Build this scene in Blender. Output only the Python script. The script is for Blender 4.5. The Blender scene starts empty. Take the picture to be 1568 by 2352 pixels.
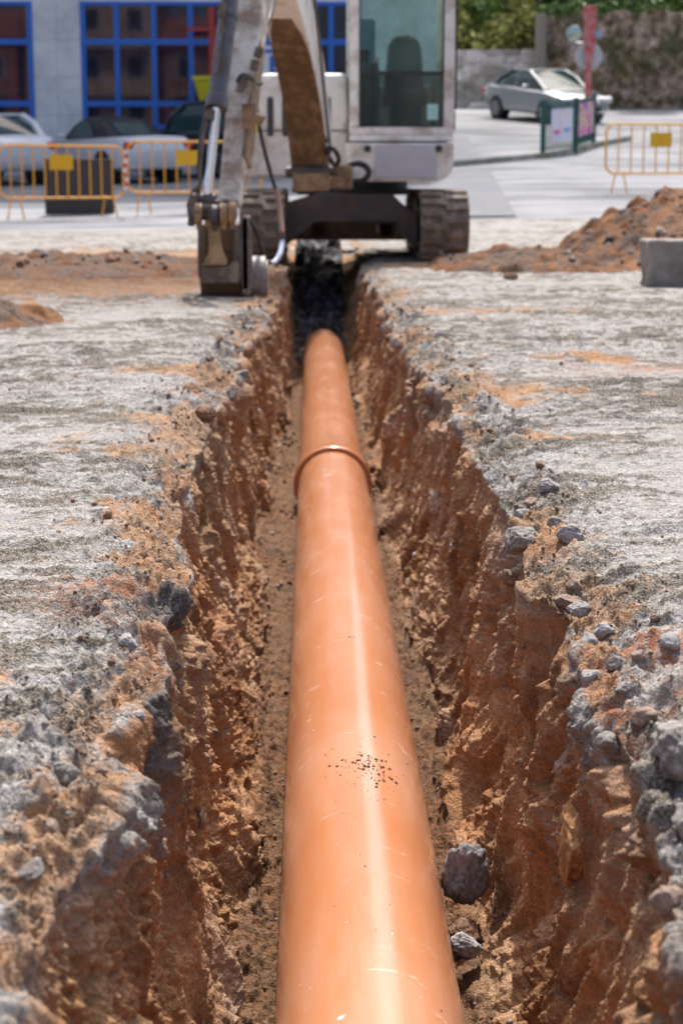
import bpy, bmesh, math, random
import numpy as np
from mathutils import Vector, Matrix, Euler
R = math.radians
random.seed(7)
rng = np.random.RandomState(11)
scene = bpy.context.scene
C = scene.collection

# ------------------------------------------------------------------ camera
FPX, CX, CY = 4000.0, 784.0, 1176.0            # focal length and centre on a 1568 x 2352 sheet
CAM = Vector((0, 0, 0.75))
TH, PS = math.atan(771 / 4000), R(0.956)       # pitch down, yaw right
fw = Vector((math.sin(PS)*math.cos(TH), math.cos(PS)*math.cos(TH), -math.sin(TH)))
rt = Vector((math.cos(PS), -math.sin(PS), 0))
up = Vector((math.sin(PS)*math.sin(TH), math.cos(PS)*math.sin(TH), math.cos(TH)))
cd = bpy.data.cameras.new('camera'); cam = bpy.data.objects.new('camera', cd); C.objects.link(cam)
cam.matrix_world = Matrix(((rt.x, up.x, -fw.x, CAM.x), (rt.y, up.y, -fw.y, CAM.y), (rt.z, up.z, -fw.z, CAM.z), (0, 0, 0, 1)))
cd.sensor_fit = 'VERTICAL'; cd.sensor_height = 36.0; cd.lens = FPX / 2352 * 36
cd.clip_start = 0.05; cd.clip_end = 600
cd.dof.use_dof = True; cd.dof.focus_distance = 3.4; cd.dof.aperture_fstop = 6.2
scene.camera = cam

# ------------------------------------------------------------------ sky, sun, exposure
SUN_EL, SUN_AZ = 60.0, 5.5                   # azimuth measured from +Y, negative towards -X
w = bpy.data.worlds.new("World"); scene.world = w; w.use_nodes = True
nt = w.node_tree
sky = nt.nodes.new('ShaderNodeTexSky'); sky.sky_type = 'NISHITA'; sky.sun_disc = False
sky.sun_elevation = R(SUN_EL); sky.sun_rotation = R(SUN_AZ); sky.dust_density = 5.0; sky.ozone_density = 0.4; sky.air_density = 0.75
bg = nt.nodes['Background']; bg.inputs['Strength'].default_value = 0.125
nt.links.new(sky.outputs[0], bg.inputs['Color'])
sl = bpy.data.lights.new('sun', 'SUN'); sun = bpy.data.objects.new('sun', sl); C.objects.link(sun)
sl.energy = 2.6; sl.angle = R(0.5); sl.color = (1.0, 0.965, 0.925)
sd = Vector((math.sin(R(SUN_AZ))*math.cos(R(SUN_EL)), math.cos(R(SUN_AZ))*math.cos(R(SUN_EL)), math.sin(R(SUN_EL))))
sun.rotation_euler = sd.to_track_quat('Z', 'Y').to_euler(); sun.location = (0, 0, 30)
vs = scene.view_settings
vs.view_transform = 'Standard'; vs.look = 'None'; vs.gamma = 1; vs.exposure = 1.05; vs.use_curve_mapping = False
scene.cycles.use_denoising = True
scene.cycles.max_bounces = 6

# ------------------------------------------------------------------ point helpers
def ray(px, py):
    return (rt*((px-CX)/FPX) + up*((CY-py)/FPX) + fw)
def W(px, py, Y):
    d = ray(px, py); return CAM + d*(Y/d.y)
def G(px, py, z=0.0):
    d = ray(px, py); return CAM + d*((z-CAM.z)/d.z)
def sst(a, b, x):
    t = np.clip((np.asarray(x, dtype=float)-a)/(b-a), 0, 1); return t*t*(3-2*t)
def terr(X, Y):
    zl = np.interp(Y, [0, 24.5, 26.8, 28.2, 31, 40, 46, 60], [0, 0, .10, .19, .28, .65, .85, 1.2])
    zr = np.interp(Y, [0, 22, 29, 40, 53, 61, 64, 90], [0, 0, .5, 1.2, 2.35, 3.07, 3.3, 5.0])
    k = sst(-3.5, 4.5, X)
    return zl*(1-k) + zr*k
def GT(px, py):
    d = ray(px, py); t = 5.0
    while t < 200:
        p = CAM + d*t
        if p.z <= float(terr(p.x, p.y)): return p
        t += 0.03
    return p

# ------------------------------------------------------------------ numpy gradient noise
_P = rng.permutation(256).astype(np.int32); _P = np.concatenate([_P, _P])
_g = rng.normal(size=(256, 3)); _g /= np.linalg.norm(_g, axis=1)[:, None]
_GX, _GY, _GZ = [np.ascontiguousarray(_g[:, i]*1.5).astype(np.float32) for i in range(3)]
def noise(x, y, z, f=1.0, s=0):
    fx, fy, fz = (f if isinstance(f, tuple) else (f, f, f))
    x = np.asarray(x, np.float32)*fx + (s*17.3+0.5); y = np.asarray(y, np.float32)*fy + (s*31.7+0.5); z = np.asarray(z, np.float32)*fz + (s*7.9+0.5)
    ix, iy, iz = [np.floor(a).astype(np.int32) for a in (x, y, z)]
    x = (x-ix).astype(np.float32); y = (y-iy).astype(np.float32); z = (z-iz).astype(np.float32)
    ix &= 255; iy &= 255; iz &= 255
    u, v, ww = [a*a*a*(a*(a*6-15)+10) for a in (x, y, z)]
    out = 0
    for dx in (0, 1):
        a = _P[(ix+dx) & 255]; wx = u if dx else 1-u
        for dy in (0, 1):
            b = _P[(a+iy+dy) & 255]; wy = wx*(v if dy else 1-v)
            for dz in (0, 1):
                h = _P[(b+iz+dz) & 255]
                out = out + wy*(ww if dz else 1-ww)*(_GX[h]*(x-dx)+_GY[h]*(y-dy)+_GZ[h]*(z-dz))
    return out
def fbm(x, y, z, f, o=3, s=0, g=0.5):
    r, a, t = 0, 1.0, 0
    for i in range(o):
        ff = tuple(q*2.03**i for q in f) if isinstance(f, tuple) else f*2.03**i
        r = r + a*noise(x, y, z, ff, s+i*3); t += a; a *= g
    return r/t
def cell(x, y, z, f, s=0):
    """distance to nearest and second nearest feature point, and an id per cell"""
    x = x*f+s*3.1; y = y*f+s*1.7; z = z*f+s*2.3
    ix, iy, iz = [np.floor(a).astype(np.int32) for a in (x, y, z)]
    f1 = np.full(x.shape, 9.0, np.float32); f2 = f1.copy(); idn = np.zeros(x.shape, np.int32)
    for dx in (-1, 0, 1):
        for dy in (-1, 0, 1):
            for dz in (-1, 0, 1):
                jx, jy, jz = ix+dx, iy+dy, iz+dz
                h = _P[(_P[(_P[jx & 255]+jy) & 255]+jz) & 255]
                px = jx+.5+_GX[h]*.3; py = jy+.5+_GY[h]*.3; pz = jz+.5+_GZ[h]*.3
                d = np.sqrt((px-x)**2+(py-y)**2+(pz-z)**2)
                m = d < f1
                f2 = np.where(m, f1, np.minimum(f2, d)); idn = np.where(m, h, idn); f1 = np.where(m, d, f1)
    return f1, f2, idn/255.0

# ------------------------------------------------------------------ materials
def newmat(name):
    m = bpy.data.materials.new(name); m.use_nodes = True
    return m, m.node_tree, m.node_tree.nodes['Principled BSDF']
def N(nt, typ, **kw):
    n = nt.nodes.new(typ)
    for k, v in kw.items(): setattr(n, k, v)
    return n
def setin(nt, n, **kw):
    for k, v in kw.items():
        k = k.replace('_', ' ')
        if isinstance(v, bpy.types.NodeSocket): nt.links.new(v, n.inputs[k])
        else: n.inputs[k].default_value = v
def coords(nt, scale=(1, 1, 1), kind='Object', rot=(0, 0, 0)):
    tc = N(nt, 'ShaderNodeTexCoord'); mp = N(nt, 'ShaderNodeMapping')
    mp.inputs['Scale'].default_value = scale; mp.inputs['Rotation'].default_value = rot
    nt.links.new(tc.outputs[kind], mp.inputs[0]); return mp.outputs[0]
def ntex(nt, vec, scale, detail=4, rough=.55):
    n = N(nt, 'ShaderNodeTexNoise'); nt.links.new(vec, n.inputs['Vector'])
    n.inputs['Scale'].default_value = scale; n.inputs['Detail'].default_value = detail; n.inputs['Roughness'].default_value = rough
    return n.outputs['Fac']
def ramp(nt, fac, stops):
    r = N(nt, 'ShaderNodeValToRGB'); nt.links.new(fac, r.inputs[0]); cr = r.color_ramp
    while len(cr.elements) > 1: cr.elements.remove(cr.elements[0])
    for i, (p, c) in enumerate(stops):
        if not isinstance(c, (tuple, list)): c = (c, c, c)
        e = cr.elements[0] if i == 0 else cr.elements.new(p)
        e.position = p; e.color = (*c, 1)
    return r.outputs[0]
def mixc(nt, fac, a, b, mode='MIX'):
    m = N(nt, 'ShaderNodeMix', data_type='RGBA', blend_type=mode)
    for s, v in ((m.inputs[0], fac), (m.inputs[6], a), (m.inputs[7], b)):
        if isinstance(v, bpy.types.NodeSocket): nt.links.new(v, s)
        elif isinstance(v, (int, float)): s.default_value = v
        else: s.default_value = (*v, 1)
    return m.outputs[2]
def mth(nt, op, a, b=0.0, clamp=False):
    m = N(nt, 'ShaderNodeMath', operation=op, use_clamp=clamp)
    for s, v in ((m.inputs[0], a), (m.inputs[1], b)):
        if isinstance(v, bpy.types.NodeSocket): nt.links.new(v, s)
        else: s.default_value = v
    return m.outputs[0]
def bump(nt, bs, h, strength=.3, dist=.01):
    b = N(nt, 'ShaderNodeBump'); b.inputs['Strength'].default_value = strength; b.inputs['Distance'].default_value = dist
    nt.links.new(h, b.inputs['Height']); nt.links.new(b.outputs[0], bs.inputs['Normal']); return b
def paint(name, col, dirt=(.22, .15, .09), amount=.35, scale=5, rough=.45, metal=0, dscale=(1, 1, 1), bmp=.1):
    m, nt, bs = newmat(name)
    v = coords(nt, dscale)
    a = ntex(nt, v, scale, 6, .65); b = ntex(nt, v, scale*9, 3, .6)
    f = ramp(nt, a, [(.62-amount*.5, 0), (.78-amount*.35, 1)])
    f2 = mth(nt, 'MULTIPLY', f, mth(nt, 'ADD', b, .35), True)
    c = mixc(nt, f2, col, dirt)
    c = mixc(nt, ramp(nt, b, [(.35, .0), (.75, .25)]), c, tuple(x*.75 for x in col))
    setin(nt, bs, Base_Color=c, Metallic=metal)
    nt.links.new(mth(nt, 'ADD', mth(nt, 'MULTIPLY', f2, .35), rough), bs.inputs['Roughness'])
    bump(nt, bs, b, bmp, .01)
    return m
def plain(name, col, rough=.5, metal=0, **kw):
    m, nt, bs = newmat(name); v = coords(nt); a = ntex(nt, v, 12, 4)
    c = mixc(nt, a, tuple(x*.8 for x in col), tuple(min(1, x*1.15) for x in col))
    setin(nt, bs, Base_Color=c, Roughness=rough, Metallic=metal, **kw); return m
def glass(name, tint=(.6, .8, .78), alpha=.45, dark=(.02, .03, .03)):
    m, nt, bs = newmat(name)
    tr = N(nt, 'ShaderNodeBsdfTransparent'); tr.inputs[0].default_value = (*tint, 1)
    setin(nt, bs, Base_Color=(*dark, 1), Roughness=.06)
    mx = N(nt, 'ShaderNodeMixShader')
    v = coords(nt); n = ramp(nt, ntex(nt, v, 2.5, 4), [(.3, max(0, alpha-.12)), (.75, alpha+.12)])
    nt.links.new(n, mx.inputs[0])
    nt.links.new(tr.outputs[0], mx.inputs[1]); nt.links.new(bs.outputs[0], mx.inputs[2])
    nt.links.new(mx.outputs[0], nt.nodes['Material Output'].inputs[0]); return m

# ------------------------------------------------------------------ mesh helpers
def link(name, me, mat=None, parent=None):
    o = bpy.data.objects.new(name, me); C.objects.link(o)
    if mat is not None:
        for mm in (mat if isinstance(mat, (list, tuple)) else [mat]): me.materials.append(mm)
    if parent is not None:
        o.parent = parent
        if parent.matrix_basis != Matrix() or parent.parent: o.matrix_parent_inverse = Matrix()
    return o
def tag(o, label=None, cat=None, group=None, kind=None):
    if label: o['label'] = label
    if cat: o['category'] = cat
    if group: o['group'] = group
    if kind: o['kind'] = kind
    return o
def empty(name, loc=(0, 0, 0), rz=0, **kw):
    o = bpy.data.objects.new(name, None); C.objects.link(o); o.location = loc; o.rotation_euler = (0, 0, rz)
    o.empty_display_size = .1
    return tag(o, **kw) if kw else o
def npmesh(name, co, quads, smooth=True):
    me = bpy.data.meshes.new(name); nv, nf = len(co), len(quads)
    me.vertices.add(nv); me.vertices.foreach_set('co', np.ascontiguousarray(co, np.float32).ravel())
    k = quads.shape[1]
    me.loops.add(nf*k); me.loops.foreach_set('vertex_index', np.ascontiguousarray(quads, np.int32).ravel())
    me.polygons.add(nf); me.polygons.foreach_set('loop_start', np.arange(0, nf*k, k, dtype=np.int32))
    me.polygons.foreach_set('use_smooth', np.full(nf, smooth, bool))
    me.update(calc_edges=True); return me
def gridquads(nr, nc, flip=False):
    i = np.arange(nr*nc, dtype=np.int32).reshape(nr, nc)
    a, b, c, d = i[:-1, :-1], i[:-1, 1:], i[1:, 1:], i[1:, :-1]
    return np.stack([a, b, c, d] if not flip else [a, d, c, b], -1).reshape(-1, 4)
def fattr(me, name, val):
    at = me.attributes.new(name, 'FLOAT', 'POINT'); at.data.foreach_set('value', np.ascontiguousarray(val, np.float32).ravel())
class MB:
    """collects shapes into ONE mesh"""
    def __init__(s): s.bm = bmesh.new()
    def xf(s, vs, M):
        bmesh.ops.transform(s.bm, matrix=M, verts=vs)
    def box(s, c, d, rot=None):
        r = bmesh.ops.create_cube(s.bm, size=1.0)['verts']
        M = Matrix.Translation(Vector(c)) @ (rot.to_matrix().to_4x4() if rot is not None else Matrix()) @ Matrix.Diagonal((*d, 1))
        s.xf(r, M); return s
    def bx(s, x0, x1, y0, y1, z0, z1):
        return s.box(((x0+x1)/2, (y0+y1)/2, (z0+z1)/2), (abs(x1-x0), abs(y1-y0), abs(z1-z0)))
    def cyl(s, a, b, r, r2=None, n=16, caps=True):
        a, b = Vector(a), Vector(b); d = b-a
        v = bmesh.ops.create_cone(s.bm, cap_ends=caps, segments=n, radius1=r, radius2=r if r2 is None else r2, depth=d.length)['verts']
        s.xf(v, Matrix.Translation((a+b)/2) @ d.to_track_quat('Z', 'Y').to_matrix().to_4x4()); return s
    def tube(s, pts, r, n=8, smooth=True):
        pts = [Vector(p) for p in pts]
        if smooth and len(pts) > 2: pts = catmull(pts, 6)
        rings = []
        side = None
        for i, p in enumerate(pts):
            t = (pts[min(i+1, len(pts)-1)]-pts[max(i-1, 0)]).normalized()
            if side is None: side = t.orthogonal().normalized()
            side = (side - t*side.dot(t)).normalized(); o = t.cross(side)
            rr = r(i/(len(pts)-1)) if callable(r) else r
            rings.append([s.bm.verts.new(p+(side*math.cos(k*2*math.pi/n)+o*math.sin(k*2*math.pi/n))*rr) for k in range(n)])
        for a, b in zip(rings, rings[1:]):
            for k in range(n): s.bm.faces.new((a[k], a[(k+1) % n], b[(k+1) % n], b[k]))
        s.bm.faces.new(rings[0][::-1]); s.bm.faces.new(rings[-1]); return s
    def prism(s, pts, vec):
        """polygon (3-D points) extruded by vec"""
        vec = Vector(vec); a = [s.bm.verts.new(Vector(p)) for p in pts]; b = [s.bm.verts.new(Vector(p)+vec) for p in pts]
        n = len(pts); s.bm.faces.new(a[::-1]); s.bm.faces.new(b)
        for i in range(n): s.bm.faces.new((a[i], a[(i+1) % n], b[(i+1) % n], b[i]))
        return s
    def sweep(s, pts, wd, ht, side):
        """rectangular beam through pts; wd along side, ht across"""
        pts = [Vector(p) for p in pts]; rings = []
        for i, p in enumerate(pts):
            t = (pts[min(i+1, len(pts)-1)]-pts[max(i-1, 0)]).normalized()
            sd_ = (Vector(side)-t*Vector(side).dot(t)).normalized(); u = t.cross(sd_)
            w_ = wd[i]/2 if isinstance(wd, (list, tuple)) else wd/2; h_ = ht[i]/2 if isinstance(ht, (list, tuple)) else ht/2
            rings.append([s.bm.verts.new(p+sd_*a*w_+u*b*h_) for a, b in ((-1, -1), (1, -1), (1, 1), (-1, 1))])
        for a, b in zip(rings, rings[1:]):
            for k in range(4): s.bm.faces.new((a[k], a[(k+1) % 4], b[(k+1) % 4], b[k]))
        s.bm.faces.new(rings[0][::-1]); s.bm.faces.new(rings[-1]); return s
    def lathe(s, prof, origin, axis, n=32, close=True):
        """prof: (along, radius)"""
        ax = Vector(axis).normalized(); e = ax.orthogonal().normalized(); g = ax.cross(e); o = Vector(origin); rings = []
        for a, r in prof:
            rings.append([s.bm.verts.new(o+ax*a+(e*math.cos(k*2*math.pi/n)+g*math.sin(k*2*math.pi/n))*max(r, 1e-4)) for k in range(n)])
        for a, b in zip(rings, rings[1:]):
            for k in range(n): s.bm.faces.new((a[k], a[(k+1) % n], b[(k+1) % n], b[k]))
        if close: s.bm.faces.new(rings[0][::-1]); s.bm.faces.new(rings[-1])
        return s
    def build(s, name, mat, parent=None, bevel=0, smooth=False, seg=2):
        bmesh.ops.recalc_face_normals(s.bm, faces=s.bm.faces)
        me = bpy.data.meshes.new(name); s.bm.to_mesh(me); s.bm.free()
        if smooth:
            for p in me.polygons: p.use_smooth = True
        o = link(name, me, mat, parent)
        if bevel:
            md = o.modifiers.new('b', 'BEVEL'); md.width = bevel; md.segments = seg; md.limit_method = 'ANGLE'; md.angle_limit = R(35); md.harden_normals = False
        elif smooth:
            md = o.modifiers.new('e', 'EDGE_SPLIT'); md.split_angle = R(40)
        return o
def catmull(P, k):
    Q = [P[0]]+list(P)+[P[-1]]; out = []
    for i in range(1, len(Q)-2):
        a, b, c, d = Q[i-1], Q[i], Q[i+1], Q[i+2]
        for j in range(k):
            t = j/k; out.append(.5*((2*b)+(c-a)*t+(2*a-5*b+4*c-d)*t*t+(3*b-3*c+d-a)*t**3))
    out.append(P[-1]); return out

# ================================================================== GROUND AND TRENCH
PIPE_X, PIPE_Z, PIPE_R = 0.0914, -0.641, 0.1575
def soil_material(name, use_attr=True, hm=(.62, .50, .42)):
    m, nt, bs = newmat(name)
    v = coords(nt)
    n_big = ntex(nt, v, 1.3, 5, .6); n_mid = ntex(nt, v, 9, 6, .65); n_fine = ntex(nt, v, 70, 4, .7); n_gr = ntex(nt, v, 190, 3, .75)
    vx = coords(nt, (1.0, 3.6, 1.0)); n_str = ntex(nt, vx, 7.0, 7, .72)
    # pale dusty crust of the old road surface
    g1 = ramp(nt, n_str, [(.32, (.15, .13, .105)), (.43, (.24, .22, .19)), (.51, (.41, .39, .36)), (.62, (.56, .55, .53))])
    g2 = ramp(nt, n_fine, [(.38, (.12, .105, .09)), (.45, (.31, .29, .265)), (.54, (.43, .415, .395)), (.64, (.50, .49, .485))])
    gray = mixc(nt, .62, g1, g2)
    if use_attr:
        ca = N(nt, 'ShaderNodeAttribute'); ca.attribute_name = 'crumb'
        cf = mth(nt, 'ADD', ca.outputs['Fac'], mth(nt, 'MULTIPLY', mth(nt, 'SUBTRACT', n_fine, .5), 2.2))
        gray = mixc(nt, ramp(nt, cf, [(.3, 0), (.8, .85)]), gray, ramp(nt, n_gr, [(.38, (.045, .038, .03)), (.5, (.14, .115, .085)), (.62, (.28, .24, .19))]))
    spk = ramp(nt, n_gr, [(.36, .30), (.45, .9), (.52, 1.0), (.62, 1.35)])
    gray = mixc(nt, .8, gray, spk, 'MULTIPLY')
    # soil
    b1 = ramp(nt, n_mid, [(.32, (.24, .125, .06)), (.44, (.42, .25, .135)), (.54, (.54, .35, .21)), (.66, (.66, .52, .38))])
    b2 = ramp(nt, n_big, [(.36, (.46, .21, .08)), (.46, (.44, .25, .13)), (.58, (.52, .37, .25))])
    brown = mixc(nt, .5, b1, b2)
    brown = mixc(nt, .6, brown, ramp(nt, n_fine, [(.36, .68), (.5, 1.0), (.64, 1.2)]), 'MULTIPLY')
    brown = mixc(nt, .5, brown, ramp(nt, n_gr, [(.37, .6), (.5, 1.05), (.62, 1.3)]), 'MULTIPLY')
    brown = mixc(nt, 1.0, brown, (.90, .81, .72), 'MULTIPLY')
    if use_attr:
        def at(nm):
            a = N(nt, 'ShaderNodeAttribute'); a.attribute_name = nm; return a.outputs['Fac']
        so = mth(nt, 'ADD', at('soil'), mth(nt, 'MULTIPLY', mth(nt, 'SUBTRACT', n_fine, .5), 1.3))
        so = mth(nt, 'ADD', so, mth(nt, 'MULTIPLY', mth(nt, 'SUBTRACT', n_gr, .5), 1.0))
        so = mth(nt, 'ADD', so, mth(nt, 'MULTIPLY', mth(nt, 'SUBTRACT', n_mid, .47), 1.5))
        so = ramp(nt, so, [(.30, 0), (.70, 1)])
        gb = mixc(nt, mth(nt, 'MULTIPLY', ca.outputs['Fac'], .55, True), brown, ramp(nt, n_gr, [(.38, (.07, .055, .04)), (.5, (.22, .165, .115)), (.62, (.36, .30, .235))]))
        c = mixc(nt, so, gray, gb)
        rd = mth(nt, 'MULTIPLY', at('red'), ramp(nt, n_fine, [(.42, 0), (.6, 1)]))
        c = mixc(nt, rd, c, (.34, .125, .065))
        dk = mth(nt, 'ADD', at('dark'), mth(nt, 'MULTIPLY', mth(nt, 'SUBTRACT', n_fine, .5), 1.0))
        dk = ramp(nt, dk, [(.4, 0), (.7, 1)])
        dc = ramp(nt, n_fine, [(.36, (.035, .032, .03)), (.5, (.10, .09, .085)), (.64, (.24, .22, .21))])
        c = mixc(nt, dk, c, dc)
        pl = mth(nt, 'MULTIPLY', at('pale'), ramp(nt, n_mid, [(.35, .3), (.6, 1)]))
        c = mixc(nt, pl, c, (.42, .37, .34))
        oc = at('ochre')
        c = mixc(nt, oc, c, ramp(nt, n_mid, [(.3, (.17, .07, .022)), (.6, (.32, .17, .05))]))
        c = mixc(nt, at('damp'), c, mixc(nt, 1.0, c, (.50, .42, .36), 'MULTIPLY'))
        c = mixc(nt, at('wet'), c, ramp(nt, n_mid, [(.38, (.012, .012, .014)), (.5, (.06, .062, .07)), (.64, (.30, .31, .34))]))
    else:
        c = mixc(nt, ramp(nt, ntex(nt, v, 4.5, 5, .7), [(.46, 0), (.56, .85)]), mixc(nt, 1.0, brown, hm, 'MULTIPLY'), ramp(nt, n_fine, [(.38, (.05, .04, .035)), (.6, (.19, .15, .12))]))
    setin(nt, bs, Base_Color=c, Roughness=.9); bs.inputs['Specular IOR Level'].default_value = .3
    h = mth(nt, 'ADD', mth(nt, 'MULTIPLY', n_fine, 1.0), mth(nt, 'MULTIPLY', n_gr, .5))
    h = mth(nt, 'ADD', h, mth(nt, 'MULTIPLY', ntex(nt, v, 28, 5, .7), 1.8))
    bump(nt, bs, h, 1.0, .012)
    return m
M_SOIL = soil_material('trench_soil')
M_HEAP = soil_material('heap_soil', False); M_MOUND = soil_material('mound_soil', False, (.40, .31, .25))

def tri(tab, Y): a = np.array(tab); return np.interp(Y, a[:, 0], a[:, 1])
rowsY = np.concatenate([np.linspace(-2.5, .95, 40), np.exp(np.linspace(math.log(1.02), math.log(24.5), 1650))])
YR = rowsY
n1 = lambda f, s: noise(YR, YR*0, YR*0, f, s)
lipL = tri([(-3, -.32), (1.4, -.31), (1.75, -.285), (2.0, -.275), (2.2, -.265), (2.35, -.315), (2.6, -.26), (2.85, -.255), (3.0, -.29), (3.15, -.255), (3.28, -.25), (3.6, -.29), (4.1, -.32), (5, -.33), (6.3, -.325), (7.4, -.32), (8.2, -.31), (9.4, -.27), (11, -.21), (13, -.23), (16, -.28), (26, -.28)], YR)
lipR = tri([(-3, .36), (1.45, .36), (1.8, .41), (2.2, .425), (2.55, .43), (2.8, .46), (3.1, .465), (3.25, .40), (3.4, .43), (3.9, .46), (4.6, .47), (5.6, .485), (6.7, .48), (8.5, .43), (10, .44), (12, .47), (14, .42), (16, .45), (26, .45)], YR)
lipL = lipL + .018*n1(3.1, 1)+.012*n1(8, 2)+.007*n1(23, 3)
lipR = lipR + .018*n1(3.3, 4)+.014*n1(9, 5)+.008*n1(25, 6)
basL = tri([(-3, -.20), (2.9, -.20), (3.4, -.165), (4, -.16), (4.6, -.19), (7, -.26), (9, -.22), (12, -.20), (26, -.2)], YR)+.016*n1(2.6, 7)+.008*n1(11, 8)+.032
basR = tri([(-3, .345), (3.1, .345), (3.8, .355), (4.6, .39), (5.5, .35), (9, .33), (12, .33), (26, .34)], YR)+.016*n1(2.6, 9)+.008*n1(11, 10)-.028
flo = -.72 + sst(14.45, 18.3, YR)*.70
flo = flo + .012*n1(2, 11)
nLg, nLw, nF, nRw, nRg = 280, 250, 120, 290, 320
edgeL, edgeR = -(.30*np.abs(YR)+1.4), (.31*np.abs(YR)+1.4)
def seg(n, p=1.0, rev=False):
    t = np.linspace(0, 1, n, endpoint=False)
    return 1-(1-t)**p if not rev else t**p
cols_x, cols_z, reg = [], [], []
D = -flo
t = 1-(1-np.linspace(0, 1, nLg, endpoint=False))**1.7
cols_x.append(edgeL[:, None]+(lipL-edgeL)[:, None]*t); cols_z.append(np.zeros((len(YR), nLg))); reg += [0]*nLg
s = np.linspace(0, 1, nLw, endpoint=False)
bul = .022*np.sin(s*math.pi*1.1)
cols_x.append(lipL[:, None]+(basL-lipL)[:, None]*(.55*s+.45*s**4)-bul*.4); cols_z.append(-D[:, None]*s); reg += [1]*nLw
t = np.linspace(0, 1, nF, endpoint=False)
cols_x.append(basL[:, None]+(basR-basL)[:, None]*t)
tal = .075*np.exp(-t/.09)+.075*np.exp(-(1-t)/.10)-.05
cols_z.append(flo[:, None]+(tal+.0)*np.clip(D/.7, 0, 1)[:, None]); reg += [2]*nF
s = np.linspace(1, 0, nRw, endpoint=False)
bul = .022*np.sin(s*math.pi*1.1)
cols_x.append(lipR[:, None]+(basR-lipR)[:, None]*(.55*s+.45*s**4)+bul*.4); cols_z.append(-D[:, None]*s); reg += [3]*nRw
t = (np.linspace(0, 1, nRg))**1.7
cols_x.append(lipR[:, None]+(edgeR-lipR)[:, None]*t); cols_z.append(np.zeros((len(YR), nRg))); reg += [4]*nRg
X = np.concatenate(cols_x, 1); Z = np.concatenate(cols_z, 1); Yg = np.repeat(YR[:, None], X.shape[1], 1); reg = np.array(reg)
nr, nc = X.shape
# smooth cross-section normals
def blur(a, k):
    c = np.cumsum(np.pad(a, ((0, 0), (k, k+1)), mode='edge'), 1)
    return (c[:, 2*k+1:]-c[:, :-2*k-1])/(2*k+1)
def blur2(a, k): return blur(a, k)[:, :nc]
Xs, Zs = np.gradient(X, axis=1), np.gradient(Z, axis=1)
ln = np.sqrt(Xs**2+Zs**2)+1e-9
nx, nz = -Zs/ln, Xs/ln
def b1(a, k):
    out = np.zeros_like(a)
    p = np.pad(a, ((0, 0), (k, k)), mode='edge')
    for j in range(2*k+1): out += p[:, j:j+nc]
    return out/(2*k+1)
nx, nz = b1(nx, 9), b1(nz, 9)
ln = np.sqrt(nx**2+nz**2)+1e-9; nx, nz = nx/ln, nz/ln
X, Z, Yg = X.astype(np.float32), Z.astype(np.float32), Yg.astype(np.float32)
wall = ((reg == 1) | (reg == 3)).astype(np.float32)[None, :]*np.ones((nr, 1), np.float32)
flr = (reg == 2).astype(np.float32)[None, :]*np.ones((nr, 1), np.float32)
gnd = 1-wall-flr
wall, flr, gnd = b1(wall, 5), b1(flr, 5), b1(gnd, 5)
dist_lip = np.where((reg <= 1)[None, :], np.abs(X-lipL[:, None]), np.abs(X-lipR[:, None]))
near_lip = np.exp(-(dist_lip/.19)**2)*gnd
sw = sst(.02, .3, D)[:, None]
Z = (Z-sw*(.045*np.exp(-(dist_lip/.075)**1.5)*((reg == 0) | (reg == 4))[None, :]+.045*np.clip(1+Z/.7, 0, 1)*((reg == 1) | (reg == 3))[None, :])).astype(np.float32)
deep = np.clip(-Z/.72, 0, 1)
fade = (1-sst(20, 24, YR))[:, None]
opn = sst(.03, .25, D)[:, None]
# --- displacement
d = np.zeros_like(X)
big = fbm(X, Yg, Z, 1.9, 2, 1)
d += (wall*.072*opn+.012*gnd)*big
mid = fbm(X, Yg, Z, 6.5, 3, 5)
d += (wall*.038+gnd*(.006+.03*near_lip)+flr*.012)*mid
side = np.where((reg <= 1), 1.0, -1.0)[None, :]; pnw = fbm(X, Yg, Z, 3.0, 2, 29)*2.2
ys = Yg + Z*np.where(side > 0, .18, .38) + .05*pnw                                                  # tooth marks lean as they go down
gr = noise(ys, Z, X, (4.6, 1.0, 1.0), 31); gr0 = noise(ys, Z, X, (11, 1.5, 1), 35); gr2 = noise(ys, Z, X, (25, 2.6, 2.0), 37)
gr = .5-np.abs(gr)*1.7; gr0 = .5-np.abs(gr0)*1.7; gr2 = .5-np.abs(gr2)*1.7; gr3 = noise(ys, Z, X, (70, 7, 3), 39)
rough_m = sst(-.15, .25, noise(X, Yg, Z, 3.1, 33))
gm = wall*sst(.05, .3, deep)
d += gm*(gr*.030+gr0*.010+gr2*.0105*(1.2-.5*rough_m)+gr3*.0045)
f18 = fbm(X, Yg, Z, 21, 3, 41)
d += f18*(wall*(.005+.018*rough_m)+flr*.022+gnd*(.003+.042*near_lip))
lug = noise(X, Yg, Z, (3.0, 34, 1), 51)+.6*noise(X, Yg, Z, (6, 80, 1), 52)
lugm = sst(-.25, .35, noise(X, Yg, Z, (.9, 1.4, 1), 53)+.1)
lr = np.clip(1-np.abs(noise(X, Yg, Z, (2.6, 17, 1), 54))*2.2, 0, 1)**2
d += gnd*fade*(lug*.008+lr*.016*np.clip(Yg/5, .6, 1.6))*lugm*(1-near_lip)
rut = noise(X, Yg, Z, (1.6, 13, 1), 57)
d += gnd*fade*rut*.007
hi = YR < 11.5
sl_ = slice(0, int(hi.sum()))
a, b_, c_ = X[sl_], Yg[sl_], Z[sl_]
f60 = fbm(a, b_, c_, 62, 2, 61)
d[sl_] += f60*(wall[sl_]*(.006+.011*rough_m[sl_])+flr[sl_]*.014+gnd[sl_]*(.0020+.013*near_lip[sl_]))
hi2 = slice(0, int((YR < 6).sum()))
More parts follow.
